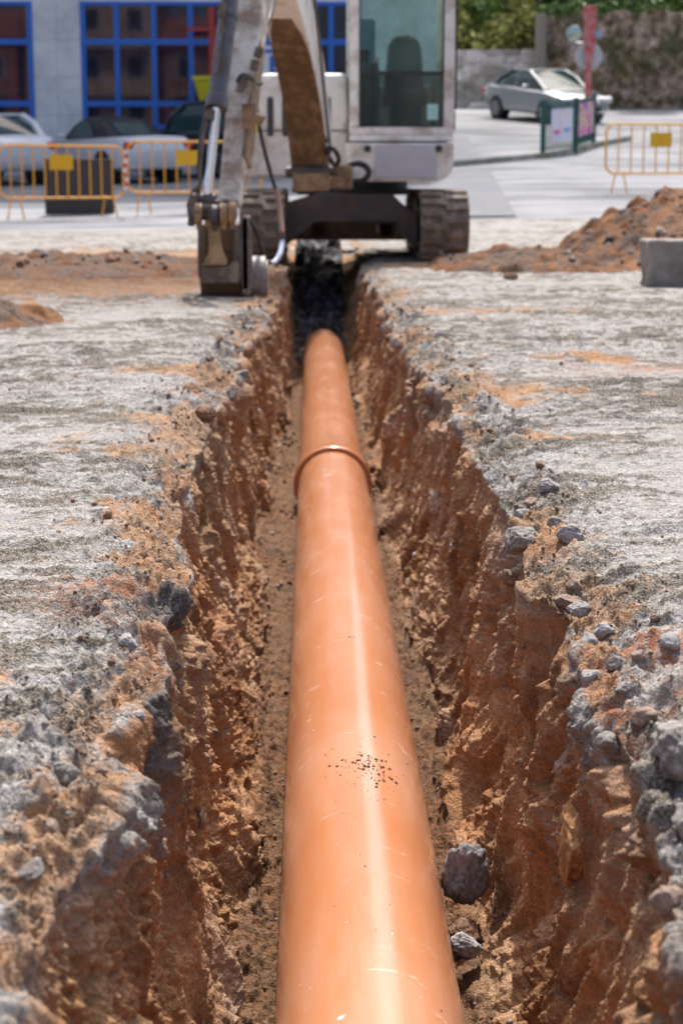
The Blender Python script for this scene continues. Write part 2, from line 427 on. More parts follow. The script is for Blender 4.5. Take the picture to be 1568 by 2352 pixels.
f150 = noise(X[hi2], Yg[hi2], Z[hi2], 170, 71)
d[hi2] += f150*(.0036*wall[hi2]+.0042*flr[hi2]+.0007*gnd[hi2]+.0022*near_lip[hi2])
# broken lumps of road base along both rims and stones deeper in the walls
cm = slice(0, int((YR < 15).sum()))
f1, f2, cid = cell(X[cm], Yg[cm]*.9, Z[cm]*1.2, 11.0, 3)
lump = np.clip((f2-f1)*3.0, 0, 1)**.6
topm = (np.exp(-((Z[cm]+.05)/.12)**2)*wall[cm]+near_lip[cm]*.8)*sst(-.15, .3, noise(X[cm], Yg[cm], Z[cm], 2.3, 77)+.12)
d[cm] += topm*lump*(cid-.3)*.078
g1, g2, gid = cell(X[cm], Yg[cm], Z[cm], 5.0, 9)
l2 = np.clip((g2-g1)*2.4, 0, 1)**.5*(gid > .62)
d[cm] += wall[cm]*sst(.03, .2, deep[cm])*(gid-.5)*.038*sst(.0, .10, g2-g1)
# --- colour masks (strata, spilled soil, broken road base)
pn = fbm(X, Yg, Z, (1.1, 1.6, 3), 3, 81); pn2 = fbm(X, Yg, Z, 5, 3, 85)
strata = -Z-np.where((reg <= 1)[None, :], .0, .035)-.17*pn2-.16*pn
soil = sst(-.05, .07, strata)*wall*.92+flr*.80
spill = np.exp(-(dist_lip/.26))*1.15+pn*1.2+pn2*.9-.70-.30*(1-sst(2.0, 2.9, Yg))-.15*(X > 0)
soil = np.maximum(soil, gnd*sst(-.25, .5, spill)*.72)
def blob(cx, cy, rx, ry):
    return np.exp(-(((X-cx)/rx)**2+((Yg-cy)/ry)**2))
smear = np.zeros_like(X)
for (px, py, rx, ry) in ((1150, 905, .30, .3), (1400, 830, .3, .25), (300, 620, 2.2, 1.5), (420, 590, 1.8, 1.9), (60, 600, 1.8, 1.9), (1250, 1010, .16, .12), (1100, 870, .2, .3), (700, 660, .5, 1.6), (640, 690, .35, 1.2), (1000, 612, .8, 1.0), (1080, 720, .5, .3), (330, 1180, .16, .13)):
    p = G(px, py); smear = np.maximum(smear, blob(p.x, p.y, rx, ry))
pn3 = fbm(X, Yg, Z, (4, 9, 4), 3, 87)
soil = np.maximum(soil, gnd*sst(.25, 1.05, smear*.95+pn2*.9+pn*.4+pn3*.6))
red = np.zeros_like(X)
for (px, py, rx, ry) in ((270, 1370, .12, .2), (380, 1450, .06, .25), (1480, 1500, .13, .16), (1500, 1620, .12, .12), (1540, 850, .4, .2)):
    p = G(px, py); red = np.maximum(red, blob(p.x, p.y, rx, ry))
red = red*sst(-.1, .3, pn2+.15)*np.clip(gnd+.3, 0, 1)
soil = np.maximum(soil, red*.5)
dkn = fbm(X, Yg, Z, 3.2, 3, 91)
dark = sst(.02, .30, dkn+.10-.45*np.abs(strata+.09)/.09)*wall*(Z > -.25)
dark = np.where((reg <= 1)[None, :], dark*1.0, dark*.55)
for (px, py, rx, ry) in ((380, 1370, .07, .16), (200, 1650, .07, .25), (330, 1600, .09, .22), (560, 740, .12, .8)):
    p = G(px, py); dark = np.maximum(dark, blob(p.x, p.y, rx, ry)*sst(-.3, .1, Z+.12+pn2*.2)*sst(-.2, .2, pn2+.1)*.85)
pale = sst(.12, .4, fbm(X, Yg, Z, 4.1, 2, 97))*wall*sst(.25, .02, np.abs(strata)) if False else (sst(.05, .3, fbm(X, Yg, Z, 4.1, 2, 97))*wall*(1-sst(.02, .16, np.abs(strata+.02))))
pale = np.where((reg >= 3)[None, :], pale, pale*.5)
pale[cm] = np.maximum(pale[cm], (l2 > .3)*(gid > .9)*.3*wall[cm])
ochre = sst(.12, .4, fbm(X, Yg, Z, 2.6, 3, 99))*wall*.45*sst(.1, .3, deep)
wet = sst(14.35, 14.75, Yg+.35*pn2)*sst(-.02, -.09, Z)*(1-gnd)
cn = fbm(X, Yg, Z, (7.5, 19, 5), 4, 111, .65)+.40*noise(X, Yg, Z, (1.2, 2.2, 1), 113)
cn2 = fbm(X, Yg, Z, (2.2, 6, 2), 3, 117)
crumb = gnd*np.maximum(sst(.10, .32, cn+.12*np.exp(-dist_lip/.35)+lr*.12), .9*sst(.2, .42, cn2)*sst(4, 7, Yg))
crumb = np.maximum(crumb, .35*np.exp(-dist_lip/.3)*gnd)
crumb = np.maximum(crumb, flr*(.55+.8*pn2))
sl_left = np.maximum.reduce([blob(G(150, 650).x, G(150, 650).y, 1.6, 2.0), blob(G(380, 640).x, G(380, 640).y, 1.2, 2.0), blob(G(640, 640).x, G(640, 640).y, .6, 1.8)])
soil = np.maximum(soil, gnd*sst(.2, .8, sl_left+pn2*.8)*.85); crumb = np.maximum(crumb, gnd*sl_left*(.75+.8*pn2))
damp = np.clip(gnd*sl_left*.85+flr*.92+wall*.75*sst(.0, .30, fbm(X, ys, Z, (2.2, 3.4, 1.6), 3, 121)), 0, 1)
d[sl_] += gnd[sl_]*crumb[sl_]*(.004+.010*np.abs(f60))
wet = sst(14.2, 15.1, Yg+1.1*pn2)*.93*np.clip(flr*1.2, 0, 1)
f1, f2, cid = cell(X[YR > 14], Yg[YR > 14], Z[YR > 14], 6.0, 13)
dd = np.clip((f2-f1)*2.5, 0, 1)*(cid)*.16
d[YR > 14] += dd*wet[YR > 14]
zt = terr(X, Yg)
Xo = X+nx*d; Zo = Z+nz*d+zt*1.0
Yo = Yg
me = npmesh('ground', np.stack([Xo, Yo, Zo], -1).reshape(-1, 3), gridquads(nr, nc))
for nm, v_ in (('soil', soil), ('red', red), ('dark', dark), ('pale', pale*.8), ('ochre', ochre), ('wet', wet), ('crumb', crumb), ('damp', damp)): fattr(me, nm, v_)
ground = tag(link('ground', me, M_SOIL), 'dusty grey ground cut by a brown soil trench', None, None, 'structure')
heightgrid = (X, Yg, Zo)
def hz(x, y):
    """height of the worked ground surface near a point, outside the trench"""
    i = int(np.clip(np.searchsorted(YR, y), 0, nr-1)); row = Xo[i]; k = np.where((reg == 0) | (reg == 4))[0]
    j = k[np.argmin(np.abs(row[k]-x))]; return float(Zo[i, j])
_q = np.stack([Xo, Yo, Zo], -1)[(YR > 1.2) & (YR < 13)].reshape(-1, 3)-np.array(CAM)
_cz = _q@np.array(fw); _px = CX+FPX*(_q@np.array(rt))/_cz; _py = CY-FPX*(_q@np.array(up))/_cz
def surf(px, py, r=5.0):
    """the point of the worked ground that shows at this place of the sheet"""
    while True:
        k = np.where((np.abs(_px-px) < r) & (np.abs(_py-py) < r))[0]
        if len(k): break
        r *= 1.6
    j = k[np.argmin(_cz[k])]; return CAM+Vector([float(t) for t in _q[j]])
def wallpt(px, py, right=True):
    """first hit of the view ray with the ground sheet's smooth walls: returns a world point"""
    dr = ray(px, py)
    t = 1.2
    while t < 30:
        p = CAM+dr*t
        i = int(np.clip(np.searchsorted(YR, p.y), 0, nr-1))
        if p.z < 0:
            xl, xr = (lipL[i], lipR[i]); f = min(1, -p.z/max(.05, -flo[i]))
            xl = xl+(basL[i]-xl)*f; xr = xr+(basR[i]-xr)*f
            if p.x < xl or p.x > xr or p.z < flo[i]+.01: return p
        t += .004
    return p

# outer ground: asphalt of street and road
def asphalt():
    m, nt, bs = newmat('pale_asphalt')
    v = coords(nt); a = ntex(nt, v, .35, 5, .6); b = ntex(nt, v, 45, 3, .7)
    vs_ = coords(nt, (.18, 1.4, 1)); c_ = ntex(nt, vs_, 1.2, 5, .6)
    col = ramp(nt, mth(nt, 'ADD', mth(nt, 'MULTIPLY', a, .5), mth(nt, 'MULTIPLY', c_, .5)), [(.42, (.15, .155, .16)), (.5, (.235, .24, .25)), (.58, (.31, .315, .325))])
    col = mixc(nt, .5, col, ramp(nt, b, [(.3, .75), (.6, 1.05)]), 'MULTIPLY')
    setin(nt, bs, Base_Color=col, Roughness=.92); bs.inputs['Specular IOR Level'].default_value = .15; bump(nt, bs, b, .25, .006); return m
M_ASPH = asphalt()
gx = np.linspace(-70, 70, 281); gy = np.concatenate([np.linspace(-30, 22, 60), np.linspace(22.5, 120, 240)])
GX_, GY_ = np.meshgrid(gx, gy); GZ_ = terr(GX_, GY_)-.012
# hole where the worked ground lies
ins = (GY_ > -2.2) & (GY_ < 23.8) & (GX_ > -(.30*np.abs(GY_)+1.4)+.35) & (GX_ < (.31*np.abs(GY_)+1.4)-.35)
q = gridquads(len(gy), len(gx)); keep = ~ins.ravel()[q].any(1)
road = tag(link('road', npmesh('road', np.stack([GX_, GY_, GZ_], -1).reshape(-1, 3), q[keep]), M_ASPH), None, None, None, 'structure')

# ------------------------------------------------------------------ pipe
def pipe_mat():
    m, nt, bs = newmat('terracotta_plastic')
    vs1 = coords(nt, (9, 1.6, 9)); st = ntex(nt, vs1, 1.6, 6, .65)
    v2 = coords(nt, (2.2, 8, 2.2), rot=(0, R(20), R(28))); sc = ntex(nt, v2, 3.2, 7, .75)
    v = coords(nt); big = ntex(nt, v, 1.3, 3); fine = ntex(nt, v, 240, 2, .6)
    base = mixc(nt, ramp(nt, big, [(.3, 0), (.7, 1)]), (.45, .165, .062), (.50, .195, .080))
    haze_ = mth(nt, 'MULTIPLY', ramp(nt, st, [(.32, .1), (.72, .9)]), ramp(nt, big, [(.30, .12), (.72, .60)]))
    c = mixc(nt, haze_, base, (.58, .38, .29))
    scuff = mth(nt, 'MULTIPLY', ramp(nt, sc, [(.59, 0), (.74, .8)]), ramp(nt, st, [(.44, 0), (.58, .8)]))
    c = mixc(nt, scuff, c, (.80, .66, .60))
    sp = ramp(nt, ntex(nt, v, 38, 2, .5), [(.74, 0), (.77, .8)])
    c = mixc(nt, sp, c, (.80, .68, .62))
    setin(nt, bs, Base_Color=c)
    nt.links.new(mth(nt, 'ADD', mth(nt, 'MULTIPLY', scuff, .25), mth(nt, 'ADD', mth(nt, 'MULTIPLY', haze_, .08), .225)), bs.inputs['Roughness'])
    bs.inputs['Specular IOR Level'].default_value = .45; bs.inputs['Coat Weight'].default_value = .3; bs.inputs['Coat Roughness'].default_value = .2
    bump(nt, bs, mth(nt, 'ADD', mth(nt, 'MULTIPLY', scuff, .5), mth(nt, 'MULTIPLY', fine, .15)), .12, .002); return m
M_PIPE = pipe_mat()
JY, PE = 7.86, 14.35
r_, t_ = PIPE_R, .009
def pipe(name, y0, prof, label):
    m = MB(); m.lathe(prof, (0, 0, 0), (0, 1, 0), n=128, close=False)
    o = m.build(name, M_PIPE, None, smooth=True); o.location = (PIPE_X, y0, PIPE_Z)
    tag(o, label, 'pipe', 'orange drain pipes laid in the trench'); return o
L1 = JY+.12-(-2.4)
pipe('drain_pipe', -2.4, [(0, r_-t_), (0, r_)] + [(L1*k/20, r_) for k in range(1, 21)] + [(L1, r_-t_), (0, r_-t_)], 'long orange plastic drain pipe closest to the viewer, dirt crumbs on its top')
L2 = PE-JY; rs = r_+.017
far = pipe('drain_pipe', JY, [(0, r_+.002), (.0, rs+.002), (.006, rs+.006), (.020, rs+.006), (.028, rs+.001), (.17, rs), (.23, r_+.001)] + [(.23+(L2-.23)*k/14, r_) for k in range(1, 15)] + [(L2, r_-t_), (.24, r_-t_), (.2, r_+.0015), (0, r_+.002)], 'further orange drain pipe whose flared socket grips the pipe before it, ending under the excavator')

# ------------------------------------------------------------------ stones
def stone_mat(name, c0, c1, c2=None):
    m, nt, bs = newmat(name); v = coords(nt); a = ntex(nt, v, 2.2, 7, .72); b = ntex(nt, v, 11, 5, .75)
    col = ramp(nt, a, [(.36, c0), (.55, c1)] + ([(.68, c2)] if c2 else []))
    col = mixc(nt, .6, col, ramp(nt, b, [(.36, .7), (.6, 1.2)]), 'MULTIPLY')
    setin(nt, bs, Base_Color=col, Roughness=.9); bump(nt, bs, mth(nt, 'ADD', a, b), .8, .0012); return m
MS = {'grey': stone_mat('grey_stone', (.13, .115, .10), (.25, .225, .20), (.34, .315, .29)),
      'pale': stone_mat('pale_stone', (.19, .18, .175), (.33, .315, .305), (.43, .415, .41)),
      'dark': stone_mat('dark_stone', (.03, .03, .035), (.10, .10, .11), (.25, .25, .27)),
      'slate': stone_mat('slate_grey_stone', (.12, .11, .11), (.22, .21, .21), (.34, .32, .31)),
      'brown': stone_mat('earth_clod', (.12, .065, .038), (.24, .135, .08), (.32, .20, .13)),
      'ochre': stone_mat('ochre_stone', (.15, .06, .02), (.30, .15, .05), (.36, .23, .12)),
      'pink': stone_mat('pinkish_stone', (.17, .11, .08), (.30, .215, .165), (.38, .31, .27))}
def stone_mesh(seed, sub=5, rough=.28, planes=9):
    bm = bmesh.new(); bmesh.ops.create_icosphere(bm, subdivisions=sub, radius=1.0)
    co = np.array([v.co[:] for v in bm.verts]); rs_ = np.random.RandomState(seed)
    nrm = rs_.normal(size=(planes, 3)); nrm /= np.linalg.norm(nrm, axis=1)[:, None]; off = rs_.uniform(.55, .9, planes)
    for n_, o_ in zip(nrm, off):
        dd_ = co@n_-o_; co -= np.where(dd_ > 0, dd_*.88, 0)[:, None]*n_
    rr = 1+rough*fbm(co[:, 0], co[:, 1], co[:, 2], 1.6, 4, seed)+.16*fbm(co[:, 0], co[:, 1], co[:, 2], 4.5, 3, seed+5)+.08*fbm(co[:, 0], co[:, 1], co[:, 2], 13, 2, seed+8)
    co *= rr[:, None]
    me = bpy.data.meshes.new('stone'); bm.to_mesh(me); bm.free()
    me.vertices.foreach_set('co', co.astype(np.float32).ravel())
    for p in me.polygons: p.use_smooth = True
    me.update(); return me
def stone(name, p, size, kind, seed, label, sq=(1, 1, .75), rot=None, cat='stone', group=None, sub=5):
    o = link(name, stone_mesh(seed, sub), MS[kind]); o.location = p; rr = random.Random(seed)
    o.scale = (size*sq[0], size*sq[1], size*sq[2]); o.rotation_euler = rot or (rr.uniform(-.3, .3), rr.uniform(-.3, .3), rr.uniform(0, 6))
    tag(o, label, cat, group); return o
def on_ground(px, py):
    return surf(px, py)
# in the trench beside the pipe
def floor_pt(px, py, z=-.70): return G(px, py, z)
p = floor_pt(1056, 2120, -.70); stone('stone', p+Vector((.010, .03, .080)), .056, 'slate', 3, 'largest dark grey stone on the floor, wedged between pipe and trench wall', (.82, .85, 1.3), (.1, .05, .3))
p = floor_pt(1068, 2205, -.70); stone('stone', p+Vector((0, 0, .03)), .031, 'pale', 8, 'small pale blue-grey stone on trench floor touching the pipe', (1, 1, .8))
p = floor_pt(1050, 2165, -.71); stone('soil_clod', p+Vector((.01, 0, .02)), .035, 'brown', 12, 'brown clod between the largest dark grey stone and the pale stone by the pipe', cat='clod')
GS = 'loose stones and clods along the trench rims'
ST = [
 (292, 1478, .021, 'pale', 21, 'pale grey stone lying on the reddish grit beside the trench rim', 'stone'),
 (150, 1770, .022, 'grey', 22, 'blunt grey stone perched on its own above a dark hollow in the near rim', 'stone'),
 (470, 955, .042, 'brown', 25, 'large brown clod leaning on the trench rim, bigger of two clods before the bucket', 'clod'),
 (440, 893, .036, 'brown', 26, 'smaller brown clod just past the large leaning clod on the rim', 'clod'),
 (252, 1184, .014, 'brown', 27, 'lone round brown pebble on the pale ridged crust', 'clod'),
 (1242, 1070, .016, 'brown', 28, 'lone brown pebble sitting upright on pale ground by the orange smear', 'clod'),
 (1358, 1552, .020, 'pale', 29, 'rounded pale stone bulging from the crumbly rim, lower of a pair', 'stone'),
 (1352, 1470, .017, 'pale', 30, 'rounded pale stone bulging from the crumbly rim, upper of a pair', 'stone'),
 (1545, 1478, .020, 'pale', 31, 'flat pale stone on red grit at the picture edge', 'stone'),
 (1185, 1240, .040, 'grey', 32, 'cracked greyish block of road base standing out of the rim', 'stone'),
 (1195, 1180, .022, 'pale', 33, 'whitish lump on top of the cracked greyish block', 'stone'),
 (1310, 1228, .030, 'pale', 34, 'bluish flat slab bedded in the rim crust', 'stone'),
 (1255, 1115, .026, 'pale', 35, 'pale jagged lump at the start of the stony rim', 'stone'),
 (1300, 1385, .026, 'pink', 36, 'grey cracked chunk hanging over the soil wall', 'stone'),
 (1170, 1330, .026, 'pink', 37, 'grey block jutting furthest into the trench from the sunlit rim', 'stone'),
 (1330, 1400, .022, 'pale', 43, 'small whitish stone resting against the grey cracked chunk', 'stone'),
 (1225, 556, .06, 'brown', 42, 'brown clod standing alone on spilled soil between track and heap', 'clod'),
]
for px, py, sz, kd, sdn, lb, ct in ST:
    p = on_ground(px, py); stone('stone' if ct == 'stone' else 'soil_clod', p+Vector((0, 0, sz*.05)), sz, kd, sdn, lb, cat=ct, group=GS, sub=5 if sz > .02 else 4)
LUMPS = ['small grey lump in the red grit just above the paired pale stones', 'pinkish grey lump between the paired pale stones and the soil wall', 'grey lump resting against the purplish slab at the near rim', 'small pale lump just below the paired pale stones',
 'pinkish lump behind the grey cracked chunk on the sunlit rim', 'grey lump between the bluish flat slab and the pale jagged lump', 'grey lump beside the pale jagged lump, towards the excavator', 'pale lump next to the small whitish stone, away from the trench', 'tiny grey lump out on the crust beyond the red grit',
 'grey lump at the out-of-focus near corner of the shaded rim', 'small pinkish lump before the blunt grey stone, nearer the viewer', 'small pale lump among brown crumbs past the blunt grey stone', 'first grey lump of the sunlit rim past the lone brown pebble', 'dull grey lump on the shaded rim close to the bucket',
 'blurred grey lump on the sunlit rim between orange smear and track', 'blurred pale lump on the sunlit rim close to the track', 'small pinkish lump beside the blunt grey stone, trench side', 'grey lump under the lower of the paired pale stones', 'grey lump below the grey rock at the out-of-focus corner of the sunlit rim']
for i_, (px, py, sz) in enumerate(((1462, 1500, .014), (1412, 1515, .018), (1478, 1640, .020), (1432, 1575, .015), (1322, 1335, .018), (1272, 1195, .020), (1218, 1150, .018), (1385, 1440, .020), (1500, 1415, .010), (70, 1990, .018), (118, 1890, .014), (318, 1640, .014), (1180, 1090, .022), (560, 850, .030), (1080, 830, .034), (1010, 765, .036), (225, 1760, .012), (1395, 1700, .022), (1540, 2060, .024))):
    p = surf(px, py); stone('stone', p+Vector((0, 0, -sz*.35)), sz, ('pink', 'grey', 'pink', 'pale')[i_ % 4], 300+i_, LUMPS[i_], group='lumps of broken road base in the rims', sub=4)
# rock bedded in the near wall
for (px, py, off, sz, kd, sq, sdn, lb) in (
    (1310, 1945, .02, .075, 'ochre', (.65, 1.1, 1.0), 51, 'ochre boulder bedded in the near soil wall'),
    (1262, 1775, .03, .042, 'pink', (.5, 1, 1.2), 52, 'whitish pink rock in the soil wall above the ochre boulder'),
    (1500, 1720, .04, .055, 'grey', (.8, 1, .9), 53, 'purplish grey rock slab forming the corner of the near rim'),
    (1545, 1900, .03, .055, 'grey', (.6, 1, 1), 56, 'grey rock under the purplish slab at the near rim'),
    (1205, 2190, .02, .035, 'pink', (.5, 1, 1), 54, 'pinkish lump low in the near soil wall under the ochre boulder'),
    (990, 1160, .025, .10, 'pink', (.35, 1, .6), 55, 'reddish smooth boulder bedded low in the sunlit wall past the joint'),
    (480, 1890, -.02, .035, 'pink', (.4, 1, 1.1), 57, 'pale pinkish stone at the foot of the shaded wall')):
    p = surf(px, py); stone('bedded_rock', p+Vector((off, 0, 0)), sz, kd, sdn, lb, sq, (.1, .05, .1), 'rock')

# loose grit, as one uncountable mass, and crumbs on the pipe
def pebbles(name, P, S, mats, midx, label, cat):
    base = []
    for k in range(6):
        me_ = stone_mesh(200+k, 1, .5, 6); base.append((np.array([v.co[:] for v in me_.vertices]), np.array([list(p_.vertices) for p_ in me_.polygons]))); bpy.data.meshes.remove(me_)
    V, F, MI = [], [], []; o_ = 0
    rs_ = np.random.RandomState(5)
    for i, (p_, s_) in enumerate(zip(P, S)):
        b_, f_ = base[i % 6]
        e = Euler(rs_.uniform(0, 6, 3)).to_matrix(); v_ = (b_*np.array([1, rs_.uniform(.7, 1), rs_.uniform(.6, .9)]))@np.array(e)*s_+np.array(p_)
        V.append(v_); F.append(f_+o_); o_ += len(v_); MI.append(np.full(len(f_), midx[i]))
    me_ = npmesh(name, np.concatenate(V), np.concatenate(F), True)
    o = link(name, me_, mats); me_.polygons.foreach_set('material_index', np.concatenate(MI).astype(np.int32))
    tag(o, label, cat, None, 'stuff'); return o
P, S, MI = [], [], []
rs2 = np.random.RandomState(3)
ip = (YR > 1.3) & (YR < 11); rows = np.where(ip)[0]
for k in range(6500):
    i = rows[int(len(rows)*rs2.rand())]
    u_ = rs2.rand()
    if u_ < .50:      # rims
        sd_ = rs2.rand() < .5; dx = abs(rs2.normal())*.10
        x0 = (lipL[i]-dx) if sd_ else (lipR[i]+dx); kk = np.where(reg == (0 if sd_ else 4))[0]
        j = kk[np.argmin(np.abs(Xo[i, kk]-x0))]; s0 = rs2.gamma(2.0, .0011)+.0012
        mi = rs2.choice([0, 0, 2, 2, 2, 2])
    elif u_ < .78:    # floor
        kk = np.where(reg == 2)[0]; j = kk[int(len(kk)*rs2.rand())]; s0 = rs2.gamma(2, .0013)+.001; mi = rs2.choice([2, 2, 2, 0])
    elif u_ < .9:     # open crust
        kk = np.where((reg == 0) | (reg == 4))[0]; j = kk[int(len(kk)*rs2.rand())]; s0 = rs2.gamma(1.3, .0008)+.0008; mi = rs2.choice([0, 0, 2, 2])
    else:             # lodged in walls
        kk = np.where((reg == 1) | (reg == 3))[0]; j = kk[int(len(kk)*rs2.rand())]; s0 = rs2.gamma(1.6, .0018)+.001; mi = rs2.choice([2, 2, 0, 1])
    P.append((Xo[i, j], YR[i], Zo[i, j]+s0*.1)); S.append(min(s0, .0065)*min(3.0, max(1, YR[i]/3.2))); MI.append(mi)
pebbles('loose_grit', P, S, [MS['grey'], MS['pale'], MS['brown'], MS['dark']], MI, 'fine loose grit and crumbs strewn over crust, rims and trench floor', 'grit')
P, S = [], []
def on_pipe(px, py):
    d_ = ray(px, py); ox, oz = CAM.x-PIPE_X, CAM.z-PIPE_Z
    A = d_.x**2+d_.z**2; B = ox*d_.x+oz*d_.z; Cc = ox*ox+oz*oz-r_*r_; q_ = B*B-A*Cc
    return CAM+d_*((-B-math.sqrt(q_))/A) if q_ > 0 else None
for (cx, cy, sx, sy, n_, s0) in ((842, 1768, 34, 30, 90, .0021), (845, 1752, 26, 12, 26, .0044), (872, 1780, 20, 14, 16, .0046), (822, 1755, 42, 5, 14, .0036), (830, 1850, 50, 60, 34, .0014), (820, 1700, 50, 90, 16, .0012), (850, 2060, 30, 60, 18, .0014)):
    for k in range(n_):
        q_ = on_pipe(cx+rs2.normal()*sx, cy+rs2.normal()*sy)
        if q_ is None: continue
        s_ = s0*rs2.uniform(.4, 1.3); P.append(tuple(q_)); S.append(s_)
for px, py, s_ in ((802, 1463, .004), (810, 1463, .003), (860, 1693, .004), (1012, 2322, .0035), (838, 1990, .0022)):
    P.append(tuple(on_pipe(px, py))); S.append(s_)
pebbles('soil_crumbs', P, S, [MS['brown']], [0]*len(P), 'small brown dirt crumbs scattered on top of the orange pipe', 'dirt')

# ------------------------------------------------------------------ spoil heaps
CLP, CLS, CLM = [], [], []
def heap(name, cx, cy, rx, ry, h, label, seed, n=260, prof=1.3, lump=.12, mat=None):
    u_ = np.linspace(-1, 1, n); UX, UY = np.meshgrid(u_, u_)
    x_, y_ = cx+UX*rx, cy+UY*ry
    rr = np.sqrt(UX**2+UY**2)+.22*noise(x_, y_, x_*0, 1.2/max(rx, .5), seed)
    z0 = h*np.clip(1-rr, 0, 1)**prof
    k_ = sst(0, .12, 1-rr)
    f1_, f2_, ci_ = cell(x_.astype(np.float32), y_.astype(np.float32), (z0*1.0).astype(np.float32), 4.2/min(1, rx), seed)
    z1 = z0+k_*(lump*.9*fbm(x_, y_, z0, 2.2/min(1, rx), 4, seed)+lump*.7*np.clip((f2_-f1_)*2, 0, 1)*ci_+lump*.25*fbm(x_, y_, z0, 16, 2, seed+4))
    z1 = z1+terr(x_, y_)-.03*(1-k_)-.004
    z1 = np.where(rr > 1.02, z1-.05, z1)
    me_ = npmesh(name, np.stack([x_, y_, z1], -1).reshape(-1, 3), gridquads(n, n))
    o = link(name, me_, mat or M_HEAP); tag(o, label, 'soil heap')
    rq = np.random.RandomState(seed); okk = np.argwhere((z1-terr(x_, y_) > .05) & (rr < .97)); okk = okk[rq.randint(0, len(okk), int((110 if rx > 2.5 else 25)*rx*ry))]
    for i_, j_ in okk:
        s_ = min(.065, rq.gamma(1.6, .013)+.006)*min(1, .5+rx/3); CLP.append((x_[i_, j_], y_[i_, j_], z1[i_, j_]+s_*.2)); CLS.append(s_); CLM.append(rq.choice([0, 0, 0, 0, 0, 1, 2]))
    return o
heap('soil_heap', 4.95, 15.6, 3.2, 2.4, 1.08, 'big heap of brown spoil with dark lumps behind the grey tub', 3, 300, .95, .16)
heap('soil_heap', 1.75, 14.4, .95, .95, .15, 'thin bright orange spread of spilled soil beside the track', 6, 150, .8, .10)
heap('soil_heap', -2.3, 14.6, 1.9, 2.2, .11, 'low flat brown soil mound beyond the bucket', 9, 200, .8, .08, M_MOUND)
heap('soil_heap', -1.85, 9.1, .62, .75, .19, 'small orange soil pile at the picture edge', 12, 180, .9, .06)
pebbles('heap_clods', CLP, CLS, [MS['brown'], MS['dark'], MS['grey']], CLM, 'clods and broken lumps strewn over the soil heaps', 'clods')

# ================================================================== MATERIALS OF THE MACHINE AND STREET
M_WHITE = paint('white_machine_paint', (.80, .78, .73), (.36, .27, .18), .26, 3, .4)
M_GRIMY = paint('grimy_white_paint', (.46, .44, .42), (.16, .10, .06), .62, 7, .5)
M_MUD = paint('muddy_boom_underside', (.33, .205, .10), (.085, .045, .022), .72, 9, .8, bmp=.6, dscale=(1, 1, .45))
M_TAN = paint('tan_dirty_steel', (.36, .235, .125), (.10, .06, .035), .4, 9, .6)
M_STEEL = paint('dark_worn_steel', (.075, .07, .075), (.20, .14, .10), .35, 8, .5, metal=.3)
M_BARREL = paint('cylinder_barrel', (.11, .105, .125), (.09, .055, .045), .4, 5, .35, metal=.5)
M_LINKG = paint('greasy_grey_steel', (.20, .185, .175), (.10, .065, .04), .6, 9, .5, metal=.2)
M_CHROME = plain('chrome_rod', (.85, .88, .95), .12, 1.0)
M_TRACK = paint('dusty_track_rubber', (.42, .36, .30), (.12, .085, .06), .75, 7, .85, bmp=.5)
M_BLACK = plain('black_rubber', (.02, .02, .022), .45)
M_DARK = plain('dark_plastic', (.035, .037, .045), .5)
M_PLATE = plain('lilac_grey_plate', (.50, .50, .56), .4)
M_SEAT = plain('grey_green_seat', (.10, .125, .12), .75)
M_GLASS = glass('tinted_cab_glass', (.86, .95, .92), .12, (.20, .24, .23))
M_GLASSL = glass('dark_lower_cab_glass', (.55, .68, .66), .40, (.07, .085, .08))
M_YEL = plain('yellow_sticker', (.75, .62, .05), .5)
M_TEAL = plain('pale_teal_sticker', (.38, .66, .62), .5)
M_RED = paint('red_paint', (.50, .07, .07), (.6, .35, .33), .4, 6, .5)
M_REDL = plain('red_lamp', (.55, .015, .03), .2)
M_ORANGE = paint('orange_barrier_paint', (.84, .37, .02), (.60, .34, .10), .2, 7, .5)
M_YPLATE = plain('amber_plate', (.80, .42, .005), .5)

# ================================================================== EXCAVATOR
EX = empty('excavator', (0.39, 16.5, 0), label='white tracked excavator straddling the trench with its arm folded down', cat='excavator')
def ex(mb, name, mat, parent=None, **k):
    o = mb.build(name, mat, None, **k)
    return adopt(o, parent or EX)
def adopt(o, par):
    o.parent = par
    if par is EX: o.matrix_parent_inverse = Matrix.Translation(EX.location).inverted()
    return o
